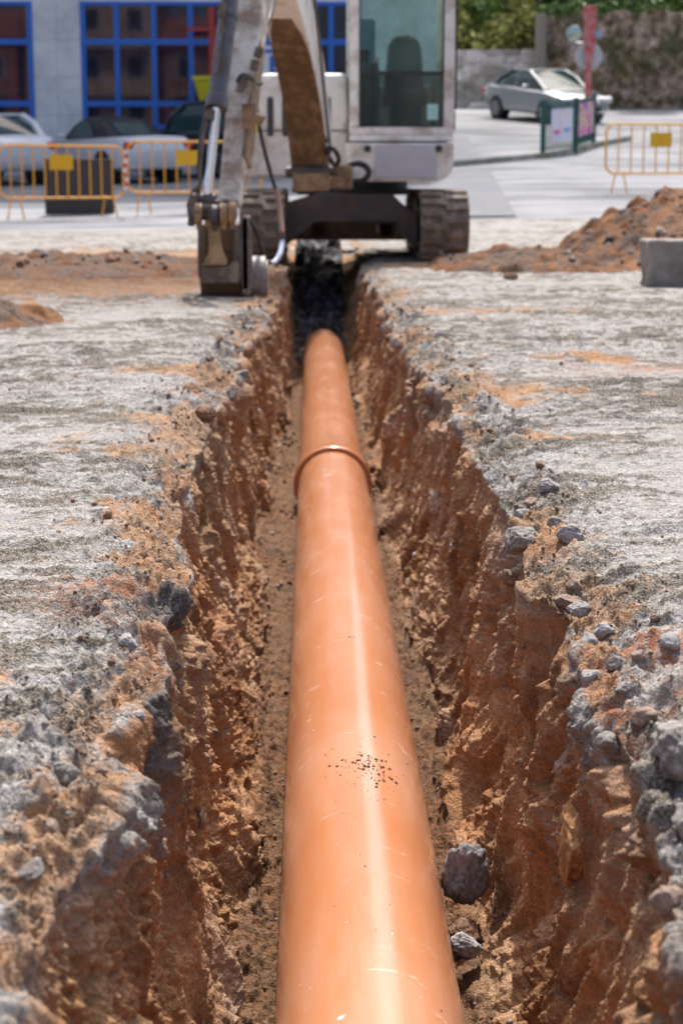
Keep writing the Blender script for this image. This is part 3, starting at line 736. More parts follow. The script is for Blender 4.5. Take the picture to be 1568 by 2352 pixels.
# tracks
def track(xc, wdt):
    y0, y1, zb, zt_ = 15.42, 18.0, .03, .60; rr = (zt_-zb)/2; zc = (zt_+zb)/2
    def loop(s_):  # position and outward normal along the loop
        L_ = (y1-y0-2*rr); per = 2*L_+2*math.pi*rr; s_ = s_ % per
        if s_ < L_: return (y0+rr+s_, zt_, 0, 1)
        s_ -= L_
        if s_ < math.pi*rr: a_ = s_/rr; return (y1-rr+math.sin(a_)*rr, zc+math.cos(a_)*rr, math.sin(a_), math.cos(a_))
        s_ -= math.pi*rr
        if s_ < L_: return (y1-rr-s_, zb, 0, -1)
        s_ -= L_; a_ = s_/rr; return (y0+rr-math.sin(a_)*rr, zc-math.cos(a_)*rr, -math.sin(a_), -math.cos(a_))
    per = 2*(y1-y0-2*rr)+2*math.pi*rr; n_ = 52; st_ = per/n_
    m = MB()
    prof = [loop(k*per/96) for k in range(96)]
    bmv = [[m.bm.verts.new((xc+sx*wdt/2, p_[0]-p_[2]*th, p_[1]-p_[3]*th)) for p_ in prof] for sx in (-1, 1) for th in (0, .035)]
    for k in range(96):
        j = (k+1) % 96
        for a_, b_ in ((0, 2), (1, 3), (0, 1), (2, 3)):
            m.bm.faces.new((bmv[a_][k], bmv[a_][j], bmv[b_][j], bmv[b_][k]))
    for k in range(n_):
        for hx, ofs in ((-1, 0), (1, .5)):
            p_ = loop((k+ofs)*st_); ang = math.atan2(p_[2], p_[3])
            m.box((xc+hx*wdt*.245, p_[0]+p_[2]*.012, p_[1]+p_[3]*.012), (wdt*.46, st_*.52, .036), Euler((-ang, 0, hx*.0)))
            if k % 2 == 0: m.box((xc, p_[0]+p_[2]*.012, p_[1]+p_[3]*.012), (wdt*.16, st_*.7, .03), Euler((-ang, 0, 0)))
    t_o = ex(m, 'track', M_TRACK, bevel=.006)
    f = MB(); f.bx(xc-wdt*.3, xc+wdt*.3, y0+rr, y1-rr, zc-.13, zc+.15); ex(f, 'track_frame', M_STEEL, t_o, bevel=.02)
    for yy in (y0+rr, y1-rr):
        g = MB(); g.cyl((xc-wdt*.32, yy, zc), (xc+wdt*.32, yy, zc), rr-.045, n=28); g.cyl((xc-wdt*.36, yy, zc), (xc+wdt*.36, yy, zc), .09, n=16)
        ex(g, 'drive_wheel', M_STEEL, t_o, bevel=.01)
    for k in range(4):
        yy = y0+rr+.35+k*.42; g = MB(); g.cyl((xc-wdt*.34, yy, zb+.11), (xc+wdt*.34, yy, zb+.11), .08, n=16); ex(g, 'roller', M_STEEL, t_o)
track(1.165, .43); track(-.435, .40)
# undercarriage
m = MB(); y_ = 15.95
m.prism([(-.25, y_, .12), (-.25, y_, .50), (-.05, y_, .56), (.05, y_, .60), (.72, y_, .60), (.80, y_, .52), (.96, y_, .40), (.96, y_, .10), (.86, y_, .22), (.76, y_, .33), (.02, y_, .33), (-.1, y_, .24)], (0, 1.5, 0))
m.bx(.02, .76, 15.90, 15.97, .345, .365)
ex(m, 'undercarriage', M_STEEL, bevel=.012)
m = MB(); m.cyl((.38, 16.7, .58), (.38, 16.7, .70), .52, n=40); m.cyl((.38, 16.7, .60), (.38, 16.7, .64), .57, n=40); ex(m, 'slew_ring', M_DARK, bevel=.006)
m = MB(); m.prism([(-.62, 18.35, .10), (-.62, 18.30, .42), (-.62, 18.25, .42), (-.62, 18.27, .10)], (2.02, 0, 0)); m.bx(0, .12, 17.0, 18.3, .18, .30); m.bx(.66, .78, 17.0, 18.3, .18, .30)
ex(m, 'dozer_blade', paint('rusty_blade', (.10, .06, .035), (.04, .03, .025), .5, 6, .6), bevel=.01)
# upper body
def roundbox(x0, x1, y0, y1, z0, z1, r, n=6, corners=(1, 1, 1, 1), axis='y'):
    """rounded outline in the X-Z plane extruded along Y; corners: bl, br, tr, tl"""
    pts = []
    for (cx, cz, a0, on) in ((x0+r, z0+r, 180, corners[0]), (x1-r, z0+r, 270, corners[1]), (x1-r, z1-r, 0, corners[2]), (x0+r, z1-r, 90, corners[3])):
        if on:
            for k in range(n+1):
                a_ = R(a0+90*k/n); pts.append((cx+r*math.cos(a_), y0, cz+r*math.sin(a_)))
        else:
            pts.append((x0 if cx == x0+r else x1, y0, z0 if cz == z0+r else z1))
    return pts, (0, y1-y0, 0)
m = MB(); m.prism(*roundbox(.30, 1.255, 15.72, 17.6, .705, 1.04, .16, corners=(0, 1, 0, 0))); deck = ex(m, 'deck_skirt', M_WHITE, bevel=.012)
m = MB(); m.bx(.56, 1.10, 15.700, 15.715, .735, 1.02); ex(m, 'plate', M_PLATE, deck, bevel=.004)
for px_ in (.49, 1.12):
    m = MB(); m.cyl((px_, 15.69, .99), (px_, 15.73, .99), .03, n=14); ex(m, 'bolt_recess', M_BLACK, deck)
# side housing (bonnet)
m = MB(); pts, v_ = roundbox(-.62, .33, 16.1, 17.95, .735, 1.66, .10, corners=(1, 0, 0, 1))
pts = [(x_+(.12*max(0, (z_-1.15)/.5) if x_ < -.3 else 0), y_+.0, z_) for x_, y_, z_ in pts]
m.prism(pts, v_); hood = ex(m, 'bonnet', M_WHITE, bevel=.05, seg=4)
m = MB(); m.bx(-.625, .32, 16.088, 16.10, 1.150, 1.162); ex(m, 'seam', M_BLACK, hood)
for px_ in (621, 655, 752):
    p_ = W(px_, 268, 16.09); m = MB(); pts, v_ = roundbox(p_.x-.028, p_.x+.028, 16.085, 16.11, p_.z-.175, p_.z+.175, .027); m.prism(pts, v_); ex(m, 'air_slot', M_DARK, hood)
p_ = W(577, 300, 16.08); m = MB(); m.prism([(p_.x-.055, 16.082, p_.z-.03), (p_.x+.055, 16.082, p_.z-.03), (p_.x+.055, 16.082, p_.z+.035), (p_.x-.055, 16.082, p_.z+.035)], (0, .004, 0)); s_ = ex(m, 'warning_sticker', M_YEL, hood)
m = MB(); m.prism([(p_.x-.028, 16.078, p_.z-.018), (p_.x+.028, 16.078, p_.z-.018), (p_.x, 16.078, p_.z+.026)], (0, .003, 0)); ex(m, 'warning_triangle', M_BLACK, hood)
m = MB(); m.prism([(-.55, 17.3, .80), (-.45, 17.3, 1.45), (1.15, 17.3, 1.45), (1.2, 17.3, .80)], (0, .75, 0)); ex(m, 'counterweight', M_WHITE, bevel=.08, seg=4)
# cab
cx0, cx1, cy0, cy1, cz0, cz1 = .335, 1.262, 15.80, 17.15, 1.055, 2.62
cab = ex(MB().bx(cx0, cx1, cy0, cy1, cz0, cz0+.055), 'cab', M_WHITE, bevel=.015)
m = MB()
m.bx(cx0, cx1, cy0, cy0+.05, cz0+.055, cz0+.125)                         # front lower rail
m.bx(cx0, cx0+.085, cy0, cy0+.07, cz0+.125, cz1-.1); m.bx(cx1-.095, cx1, cy0, cy0+.07, cz0+.125, cz1-.1)
m.bx(cx0, cx0+.07, cy1-.07, cy1, cz0+.055, cz1-.1); m.bx(cx1-.07, cx1, cy1-.07, cy1, cz0+.055, cz1-.1)
m.bx(cx0, cx1, cy1-.05, cy1, cz0+.055, cz0+.55)
m.bx(cx0, cx0+.04, cy0+.07, cy1-.07, cz0+.055, cz0+.35); m.bx(cx1-.04, cx1, cy0+.07, cy1-.07, cz0+.055, cz0+.35)
m.bx(cx1-.05, cx1, 16.42, 16.50, cz0+.35, cz1-.1)
ex(m, 'cab_frame', paint('cab_frame_paint', (.76, .73, .69), (.26, .17, .10), .35, 4, .4), cab, bevel=.014)
m = MB(); m.bx(cx0-.02, cx1+.02, cy0-.06, cy1+.03, cz1-.1, cz1); ex(m, 'cab_roof', M_WHITE, cab, bevel=.03)
zs = 1.645
m = MB(); m.bx(cx0+.085, cx1-.095, cy0+.022, cy0+.028, zs+.015, cz1-.1); ex(m, 'windscreen', M_GLASS, cab)
m = MB(); m.bx(cx0+.085, cx1-.095, cy0+.022, cy0+.028, cz0+.125, zs-.015); ex(m, 'lower_windscreen', M_GLASSL, cab)
m = MB(); m.bx(cx0+.085, cx1-.095, cy0+.012, cy0+.036, zs-.015, zs+.015)
m.bx(cx0+.085, cx0+.10, cy0+.012, cy0+.034, cz0+.125, cz1-.1); m.bx(cx1-.11, cx1-.095, cy0+.012, cy0+.034, cz0+.125, cz1-.1); m.bx(cx0+.10, cx1-.11, cy0+.012, cy0+.034, cz0+.125, cz0+.137); ex(m, 'window_seal', M_BLACK, cab)
m = MB(); m.bx(cx0+.01, cx0+.016, cy0+.07, cy1-.07, cz0+.35, cz1-.1); ex(m, 'side_window', M_GLASS, cab)
m = MB(); m.bx(cx1-.016, cx1-.01, cy0+.07, cy1-.07, cz0+.35, cz1-.1); ex(m, 'side_window', M_GLASS, cab)
m = MB(); m.bx(cx0+.07, cx1-.07, cy1-.02, cy1-.014, cz0+.55, cz1-.1); ex(m, 'rear_window', M_GLASS, cab)
m = MB(); pts, v_ = roundbox(.67, 1.055, 16.62, 16.75, 1.50, 2.03, .12, corners=(0, 0, 1, 1)); pts = [(.8625+(x_-.8625)*(1.0-.30*max(0, (z_-1.68))/.35), y_, z_) for x_, y_, z_ in pts]
m.prism(pts, v_); m.bx(.66, 1.06, 16.25, 16.72, 1.38, 1.52); m.bx(.72, 1.0, 16.3, 16.65, 1.1, 1.38); ex(m, 'operator_seat', M_SEAT, cab, bevel=.03)
m = MB(); m.bx(.43, .58, 16.05, 16.5, 1.15, 1.75); m.bx(.43, .52, 16.0, 16.04, 1.55, 1.86); ex(m, 'console', M_BLACK, cab, bevel=.02)
m = MB(); m.tube([(.60, 16.2, 1.2), (.60, 16.15, 1.6), (.585, 16.12, 1.76)], .012); ex(m, 'control_lever', M_BLACK, cab, smooth=True)
m = MB(); m.tube([(1.1, 16.2, 1.2), (1.1, 16.15, 1.6)], .012); ex(m, 'control_lever', M_BLACK, cab, smooth=True)
m = MB(); m.bx(.58, .61, 16.1, 16.13, 1.76, 1.80); ex(m, 'lever_knob', plain('orange_knob', (.7, .3, .15), .4), cab, bevel=.01)
m = MB(); m.bx(.44, .60, 16.9, 17.05, 1.55, 2.2); ex(m, 'cab_cabinet', plain('blue_grey_panel', (.10, .18, .24), .6), cab, bevel=.02)
p_ = W(993, 257, cy0+.018); m = MB(); m.bx(p_.x-.048, p_.x+.048, cy0+.016, cy0+.02, p_.z-.068, p_.z+.068); ex(m, 'sticker', M_TEAL, cab)
m = MB(); m.tube([(cx1+.01, cy0+.02, 2.17), (cx1+.03, cy0-.03, 2.17)], .012); m.bx(cx1+.004, cx1+.022, cy0+.02, cy0+.035, 1.35, 2.5); ex(m, 'grab_rail', M_BLACK, cab, bevel=.003)
m = MB(); m.bx(cx1-.004, cx1+.02, cy0+.05, cy0+.12, 1.33, 1.40); m.bx(cx1-.004, cx1+.012, cy0+.02, cy0+.12, 1.15, 1.32); ex(m, 'door_catch', M_BLACK, cab, bevel=.006)
# boom foot bracket
m = MB(); b0 = W(672, 440, 15.1); b1_ = W(765, 385, 15.1)
m.bx(b0.x, b1_.x-.03, 15.0, 15.5, b0.z, b0.z+.16); m.bx(b1_.x-.05, b1_.x+.17, 15.2, 15.7, b0.z+.02, b0.z+.22); ex(m, 'swing_bracket', M_TAN, bevel=.02)
m = MB(); a_ = W(655, 395, 15.05); b_ = W(775, 392, 15.05); m.cyl(a_, b_, .045, n=20); ex(m, 'boom_pin', M_STEEL, bevel=.005)
m = MB(); p_ = W(820, 396, 15.35); pts = [p_+Vector((.10*math.cos(R(t)), 0, .075*math.sin(R(t)))) for t in range(-110, 150, 12)]; m.tube(pts, .026); ex(m, 'hose_clamp_loop', M_BLACK, smooth=True)
m = MB(); a_ = W(788, 400, 15.3); m.bx(a_.x-.055, a_.x+.055, 15.28, 15.34, a_.z-.02, a_.z+.02); ex(m, 'bracket_slot', M_BLACK)
# boom
P0, P1, P2, P3 = W(722, 405, 15.15), W(700, 210, 14.75), W(668, 55, 14.1), W(610, -130, 12.4)
sv = Vector((.991, -.13, 0)).normalized()
ctr = catmull([P0, P1, P2, P3], 6)
nB = len(ctr)
wd = [.27-.03*k/nB for k in range(nB)]; ht = [.26+.14*math.sin(min(1, k/nB*1.25)*math.pi*.75) for k in range(nB)]
off = [ (p_+Vector((0, .12, .03))) for p_ in ctr]
m = MB(); m.sweep(off, [w_+.055 for w_ in wd], ht, sv); boom = ex(m, 'boom', paint('cream_boom_paint', (.86, .83, .76), (.40, .30, .19), .22, 5, .45), bevel=.018)
# mud coated underside plate, following the beam
fr = []
for i, p_ in enumerate(off):
    t = (off[min(i+1, nB-1)]-off[max(i-1, 0)]).normalized(); s2 = (sv-t*sv.dot(t)).normalized(); u_ = t.cross(s2); 
    if u_.y > 0: u_ = -u_
    fr.append((p_+u_*(ht[i]/2+.006)-s2*.008, s2, u_))
k1 = 15
m = MB(); rings = []
for i, (p_, s2, u_) in enumerate(fr[:k1]):
    ww_ = (wd[i]+.045)*(1.0 if i < k1-3 else (.93, .8, .5)[i-k1+3]); rings.append([m.bm.verts.new(p_+s2*a*ww_/2+u_*b*.006) for a, b in ((-1, -1), (1, -1), (1, 1), (-1, 1))])
for a, b in zip(rings, rings[1:]):
    for k in range(4): m.bm.faces.new((a[k], a[(k+1) % 4], b[(k+1) % 4], b[k]))
m.bm.faces.new(rings[0][::-1]); m.bm.faces.new(rings[-1]); ex(m, 'belly_plate', M_MUD, boom)
# faded lettering marks on the boom's nose
i = k1+2; p_, s2, u_ = fr[i]; tt = (fr[i+1][0]-fr[i-1][0]).normalized()
M_PINK = plain('faded_pink_mark', (.62, .25, .28), .6); M_GMARK = plain('faded_grey_mark', (.22, .22, .23), .6)
mp_, mg_ = MB(), MB()
for r2_ in range(3):
    c_ = p_+tt*(.06-.075*r2_)+u_*.004
    mp_.box(c_-s2*.055, (.03, .006, .045))
    for q_ in range(4 if r2_ == 0 else 3): mg_.box(c_+s2*(.0+.032*q_), (.02, .006, .04)); 
ex(mp_, 'faded_pink_lettering', M_PINK, boom)['kind'] = 'stuff'; ex(mg_, 'faded_grey_lettering', M_GMARK, boom)['kind'] = 'stuff'
for a_, b_ in (((-.02, .5), 0), ): pass
for px_, py_ in ((727, 85), (752, 320), (757, 345)):
    m = MB(); m.cyl(W(px_-6, py_, 14.9), W(px_+4, py_, 14.9), .03, n=12); ex(m, 'boom_fitting', M_LINKG, boom, bevel=.004)
m = MB(); m.tube([W(748, 380, 14.9), W(757, 340, 14.85), W(752, 290, 14.8), W(738, 150, 14.6), W(722, 0, 14.2), W(700, -150, 13.4)], .014); ex(m, 'boom_hose', M_LINKG, boom, smooth=True)
m = MB(); m.tube([W(752, 335, 14.8), W(768, 345, 14.8), W(778, 365, 14.85), W(770, 380, 14.9), W(758, 366, 14.9), W(748, 345, 14.85)], .02); ex(m, 'boom_hose', M_BLACK, boom, smooth=True)
# dipper arm
A0, A1 = W(604, -190, 11.9), W(528, 470, 11.25)
m = MB(); nD = 8; dd = [A0.lerp(A1, k/(nD-1)) for k in range(nD)]
m.sweep(dd, [.185, .185, .18, .175, .165, .15, .14, .13], [.26, .30, .28, .25, .22, .19, .17, .15], sv); dip = ex(m, 'dipper_arm', paint('worn_dipper_paint', (.78, .75, .68), (.22, .13, .07), .48, 6, .5), bevel=.014)
m = MB()
off2 = [p_+sv*.075+Vector((0, .02, 0)) for p_ in dd]
m.sweep(off2[:7], .03, [.24]*7, sv); ex(m, 'side_rib', paint('tan_rib', (.34, .24, .15), (.12, .08, .05), .5, 7, .6), dip, bevel=.006)
m = MB(); m.cyl(W(566, 262, 11.35), W(590, 262, 11.35), .045, n=18); m.cyl(W(585, 268, 11.2), W(605, 280, 11.2), .035, n=14); m.box(W(572, 268, 11.3), (.09, .1, .16)); ex(m, 'arm_bracket', M_TAN, dip, bevel=.008)
m = MB()
for px_, py_ in ((553, 200), (594, 120), (585, 150), (560, 190)): m.box(W(px_, py_, 11.35), (.05, .05, .07), Euler((0, .3, .4)))
ex(m, 'hose_coupling', M_LINKG, dip, bevel=.012)
# bucket cylinder
Bt, Bb = W(545, -150, 11.55), W(497, 248, 11.0)
m = MB(); m.cyl(Bb, Bt, .058, n=28); dv = (Bt-Bb).normalized(); m.cyl(Bb-dv*.01, Bb+dv*.07, .070, n=28); m.cyl(Bb+dv*.62, Bb+dv*.66, .064, n=28)
bc = ex(m, 'bucket_cylinder', M_BARREL, bevel=.004)
Rb = W(475, 462, 10.95); m = MB(); m.cyl(Bb, Rb, .029, n=24); ex(m, 'chrome_rod', M_CHROME, bc, smooth=True)
m = MB(); m.cyl(Rb+(Bb-Rb).normalized()*.03, Rb-(Bb-Rb).normalized()*.06, .045, n=20); m.cyl(Rb-sv*.06, Rb+sv*.06, .05, n=20); ex(m, 'rod_eye', M_STEEL, bc, bevel=.006)
m = MB(); m.tube([W(527, -100, 11.3), W(512, 40, 11.2), W(503, 120, 11.1), W(486, 240, 11.0), W(470, 300, 10.95), W(463, 360, 10.95), W(459, 430, 11)], .011); m.box(W(510, 25, 11.15), (.04, .04, .09)); m.cyl(W(509, 62, 11.1), W(509, 74, 11.1), .018); m.box(W(480, 262, 10.95), (.05, .06, .06)); ex(m, 'grease_line', M_LINKG, bc, smooth=True)
m = MB(); m.tube([W(506, 130, 11.15), W(492, 200, 11.08), W(474, 268, 11.0), W(462, 330, 11), W(458, 400, 11.0)], .018); ex(m, 'side_hose', M_DARK, bc, smooth=True)
# linkage knuckle
m = MB()
m.cyl(W(440, 487, 10.9), W(545, 487, 10.9), .052, n=24)
m.box(W(445, 480, 10.95), (.045, .16, .20), Euler((.1, .15, 0))); m.box(W(520, 488, 10.95), (.04, .15, .17)); m.box(W(500, 490, 10.95), (.035, .15, .17))
m.prism([W(432, 505, 10.95), W(428, 470, 10.95), W(440, 435, 10.95), W(458, 420, 10.95), W(462, 435, 10.95), W(450, 462, 10.95), W(452, 500, 10.95)], (0, .05, 0))
for px_, dy_ in ((456, 0), (492, 4), (514, 0), (533, -2)):
    lg = MB(); q_ = W(px_, 490+dy_, 10.84); lg.cyl(q_+Vector((-.022, 0, 0)), q_+Vector((.022, 0, 0)), .062, n=20); lg.box(q_+Vector((0, .05, -.05)), (.034, .07, .10)); ex(lg, 'pin_boss', M_TAN if px_ != 492 else M_STEEL, bevel=.006)
ex(m, 'linkage_knuckle', paint('knuckle_steel', (.17, .135, .12), (.07, .05, .04), .5, 9, .45, metal=.4), bevel=.014, seg=3)
m = MB(); Yd = 10.88
pt = [(470, 497), (487, 503), (500, 503), (520, 495), (516, 512), (506, 528), (506, 550), (512, 580), (521, 596), (521, 609), (470, 609), (469, 597), (480, 580), (481, 553), (478, 530), (470, 515)]
m.prism([W(a_, b_, Yd) for a_, b_ in pt], (0, .07, 0)); ex(m, 'bucket_link', paint('tan_link', (.46, .30, .15), (.15, .09, .045), .4, 6, .6), bevel=.008)
# bucket and quick hitch
bw0, bw1 = W(458, 600, 11.0).x, W(552, 600, 11.0).x
m = MB(); zt1 = W(500, 515, 11.1).z; zb1 = .02
m.prism([(bw0, 11.0, .10), (bw0, 11.02, .30), (bw0, 11.08, zt1), (bw0, 11.32, zt1-.02), (bw0, 11.55, .28), (bw0, 11.5, .06), (bw0, 11.3, .01), (bw0, 11.08, .012)], (bw1-bw0, 0, 0))
bk = ex(m, 'bucket', paint('bucket_steel', (.07, .055, .048), (.26, .17, .10), .75, 6, .55, metal=.2), bevel=.012)
m = MB(); za, zb_ = W(500, 612, 10.9).z, W(500, 652, 10.9).z; pts = [W(464, 600, 10.92), W(476, 612, 10.92), W(524, 612, 10.92), W(540, 596, 10.92), W(548, 604, 10.92), W(547, 650, 10.92), W(468, 652, 10.92), W(462, 640, 10.92)]
m.prism(pts, (0, .1, 0)); ex(m, 'bucket_lip', paint('lip_steel', (.34, .26, .19), (.10, .07, .05), .5, 9, .5), bk, bevel=.008)
for px_ in (458, 540):
    m = MB(); m.prism([W(px_-4, 520, 10.95), W(px_+10, 515, 10.95), W(px_+12, 600, 10.95), W(px_+14, 640, 10.95), W(px_-2, 640, 10.95), W(px_-4, 600, 10.95)], (0, .3, 0))
    ex(m, 'bucket_ear', M_LINKG, bk, bevel=.006)
m = MB(); q0 = W(563, 590, 11.0)
m.prism([W(551, 545, 11.0), W(556, 500, 11.0), W(566, 495, 11.0), W(575, 520, 11.0), W(580, 600, 11.0), W(581, 655, 11.0), W(572, 680, 11.0), W(560, 676, 11.0), W(552, 640, 11.0)], (0, .05, 0)); m.bx(q0.x-.02, q0.x+.02, 11.0, 11.5, .05, .5)
ex(m, 'side_cutter', paint('grey_cutter', (.27, .235, .21), (.13, .10, .08), .5, 9, .5), bk, bevel=.006)
m = MB(); c_ = W(578, 640, 11.25); m.cyl(c_, c_+Vector((.09, 0, 0)), .145, n=36); m.cyl(c_+Vector((.09, 0, 0)), c_+Vector((.105, 0, 0)), .12, n=36); ex(m, 'round_cover', paint('grey_cover', (.32, .29, .27), (.16, .12, .09), .4, 6, .5), bk, bevel=.006)
# hoses
m = MB(); m.tube([W(600, -60, 11.9), W(592, 60, 11.7), W(588, 130, 11.6), W(590, 250, 11.7), W(604, 330, 11.8), W(622, 400, 11.9), W(634, 440, 11.9), W(644, 490, 11.8), W(649, 545, 11.7), W(645, 580, 11.6), W(630, 603, 11.5), W(612, 598, 11.4), W(600, 570, 11.3), W(588, 530, 11.2), W(572, 505, 11.15)], .0135, n=10); hs = ex(m, 'looping_hose', M_BLACK, smooth=True)
m = MB(); m.tube([W(636, 435, 11.86), W(643, 485, 11.78), W(648, 535, 11.68)], .0175, n=10); ex(m, 'hose_sleeve', plain('rusty_sleeve', (.30, .16, .12), .6), hs, smooth=True)
m = MB(); m.tube([W(648, 555, 11.66), W(643, 583, 11.57), W(630, 602, 11.5), W(618, 603, 11.44)], .0175, n=10); ex(m, 'hose_sleeve', plain('pale_blue_sleeve', (.50, .55, .68), .4), hs, smooth=True)
m = MB(); m.tube([W(545, 190, 11.2), W(556, 172, 11.2), W(574, 176, 11.3), W(586, 190, 11.5), W(600, 192, 11.6)], .014, n=10); ex(m, 'short_hose', M_BLACK, hs, smooth=True)
m = MB(); m.tube([W(632, -30, 12.2), W(622, 30, 12.0), W(605, 80, 11.8), W(598, 130, 11.7)], .016, n=10); m.tube([W(612, -40, 12.2), W(610, 60, 12.0), W(600, 110, 11.8)], .014, n=10); ex(m, 'short_hose', M_BLACK, hs, smooth=True)

# ================================================================== STREET FURNITURE
def barrier(p, yaw, label, plate=True, L=2.05, sc=1.0, plate_u=.5):
    t = empty('crowd_barrier', p, yaw, label=label, cat='barrier', group='orange tubular crowd barriers across the street')
    r = .016; z0, z1, rc = .30*sc, 1.08*sc, .14
    pts = []
    for cx, cz, a0 in ((L-rc, z1-rc, 0), (rc, z1-rc, 90), (rc, z0+rc, 180), (L-rc, z0+rc, 270)):
        for k in range(6): a = R(a0+90*k/5); pts.append(Vector((cx+rc*math.cos(a), 0, cz+rc*math.sin(a))))
    pts.append(pts[0]); m = MB(); m.tube(pts, r*1.15, smooth=False); m.build('frame', M_ORANGE, t, smooth=True)
    n = 11; mm = MB()
    for k in range(1, n): x = L*k/n; mm.cyl((x, 0, z0), (x, 0, z1), r*.8, n=8)
    mm.build('upright_bars', M_ORANGE, t, smooth=True)
    for x in (.24, L-.24):
        f = MB(); f.tube([(x+.09, -.14, -.02), (x+.06, -.02, z0), (x+.06, 0, z0+.02)], r*.8, smooth=False); f.tube([(x-.09, .14, -.02), (x-.06, .02, z0), (x-.06, 0, z0+.02)], r*.8, smooth=False); f.cyl((x-.07, 0, z0), (x+.07, 0, z0), r*.8); f.build('foot', M_ORANGE, t, smooth=True)
    if plate:
        c = L*plate_u; b = MB(); b.prism([(c-.20, -.025, z1-.36), (c+.17, -.025, z1-.36), (c+.17, -.025, z1-.13), (c-.20, -.025, z1-.13)], (0, .006, 0)); b.bx(c-.018, c-.012, -.030, -.024, z1-.36, z1-.13); b.build('plate', M_YPLATE, t)
    return t
def barrier_px(px0, px1, pyt0, pyt1, Yc, label, **k):
    a = W(px0, pyt0, Yc); L_ = (px1-px0)/FPX*Yc*1.0
    Y1 = Yc
    b = W(px1, pyt1, Y1); zz = float(terr((a.x+b.x)/2, Yc))
    return a, b
def place_barrier(px0, pb0, Y0, px1, pb1, Y1, label, **k):
    """feet line given as two points on the terrain"""
    a, b = W(px0, pb0, Y0), W(px1, pb1, Y1); a.z = float(terr((a.x+b.x)/2, (Y0+Y1)/2)); d_ = b-a; L_ = math.hypot(d_.x, d_.y)
    o = barrier(a, math.atan2(d_.y, d_.x), label, L=L_, **k); return o
place_barrier(2, 503, 26.8, 286, 491, 27.6, 'orange barrier with amber plate in front of the grey board', plate_u=.5)
place_barrier(296, 487, 27.7, 600, 478, 28.2, 'orange barrier behind the dipper arm, its amber plate before the white convertible', plate_u=.455)
place_barrier(-290, 515, 26.3, -6, 505, 26.7, 'orange barrier barely showing at the picture edge', plate=False)
place_barrier(1388, 440, 28.8, 1700, 432, 29.2, 'orange barrier standing alone on the sunlit road beyond the soil heap', plate_u=.40)
# grey board behind the barrier
a, b = W(106, 498, 27.75), W(264, 492, 28.1); a.z = b.z = float(terr(-3.7, 27.9))-.01; d_ = b-a; dn = Vector((-d_.y, d_.x, 0)).normalized()
m = MB(); m.prism([a, b, b+Vector((0, 0, .86)), a+Vector((0, 0, .86))], dn*.05); m.prism([a+dn*.05+d_*.1, a+dn*.05+d_*.16, a+dn*.4+d_*.16, a+dn*.4+d_*.1], (0, 0, .04)); bd = m.build('grey_board', plain('slate_grey_board', (.035, .037, .045), .55), None, bevel=.006); tag(bd, 'slate grey board standing behind the orange barrier', 'board')
# hanging tape
m = MB(); p_ = W(288, 345, 27.2); pts = [p_+Vector((.02*math.sin(k*1.3), .02*math.cos(k*1.7), -.075*k)) for k in range(9)]
m.sweep(pts, .055, .006, (1, .2, 0)); tp, nt, bs = newmat('red_white_tape'); v = coords(nt, (1, 1, 7)); wv = N(nt, 'ShaderNodeTexWave', bands_direction='Z'); nt.links.new(v, wv.inputs[0]); wv.inputs['Scale'].default_value = .32
nt.links.new(ramp(nt, wv.outputs['Fac'], [(.48, (.75, .73, .73)), (.52, (.6, .05, .06))]), bs.inputs['Base Color'])
tag(m.build('warning_tape', tp, None), 'red and white warning tape knotted where two barriers meet', 'tape')
# concrete block
p0 = G(1491, 662, .0); bw_, bd2, bh = .62, .34, .335
bm = bmesh.new(); bmesh.ops.create_cube(bm, size=1.0); bmesh.ops.subdivide_edges(bm, edges=bm.edges[:], cuts=30, use_grid_fill=True)
cb = np.array([v.co[:] for v in bm.verts]); rr_ = .46; q_ = np.clip(cb, -rr_, rr_); dl = cb-q_; ln_ = np.linalg.norm(dl, axis=1)[:, None]+1e-9; cb = q_+dl/ln_*np.minimum(ln_, .04)
cb[:, 0] *= (1+.05*(cb[:, 2]+.5)); cb = cb*np.array([bw_, bd2, bh]); nn_ = fbm(cb[:, 0], cb[:, 1], cb[:, 2], 9, 4, 61); cb += cb/np.linalg.norm(cb, axis=1)[:, None]*(nn_*.035)[:, None]
me_ = bpy.data.meshes.new('concrete_block'); bm.to_mesh(me_); bm.free(); me_.vertices.foreach_set('co', cb.astype(np.float32).ravel())
for p_ in me_.polygons: p_.use_smooth = True
blk = link('concrete_block', me_, paint('rough_concrete', (.30, .275, .245), (.15, .125, .105), .5, 4, .9, bmp=.8)); blk.location = (p0.x+bw_/2, p0.y+bd2/2, bh/2-.012)
tag(blk, 'rough grey concrete block at the foot of the big soil heap', 'concrete block')

# ================================================================== BUILDING
BY = 45.0
M_MARBLE = paint('pale_marble_cladding', (.82, .82, .80), (.50, .51, .51), .4, .6, .4, bmp=.0)
M_BLUE = plain('blue_window_frame', (.01, .15, .58), .4)
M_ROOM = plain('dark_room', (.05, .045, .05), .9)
M_SHOP = glass('shop_glass', (.70, .62, .74), .5, (.022, .025, .06))
BLD = empty('shop_building', (-8, BY, 0), label='pale stone-clad building with large blue-framed shop windows', cat='building')
def bd_(mb, name, mat, par=None, **k):
    o = mb.build(name, mat, None, **k); o.parent = par or BLD
    if par is None: o.matrix_parent_inverse = Matrix.Translation(BLD.location).inverted()
    return o
def X45(px, py=150, Y=BY): return W(px, py, Y).x
def Z45(py, px=200, Y=BY): return W(px, py, Y).z
zt, zm, zl, zb = Z45(3), Z45(96), Z45(238), Z45(297)
xa, xb = X45(78), X45(187)
HT = 24; xl, xr = -30, X45(1030)
m = MB()
m.bx(xl, xr, BY, BY+.4, zt+.0, HT)                       # wall above the windows
m.bx(xa, xb, BY, BY+.4, -.5, zt)                         # stone pier
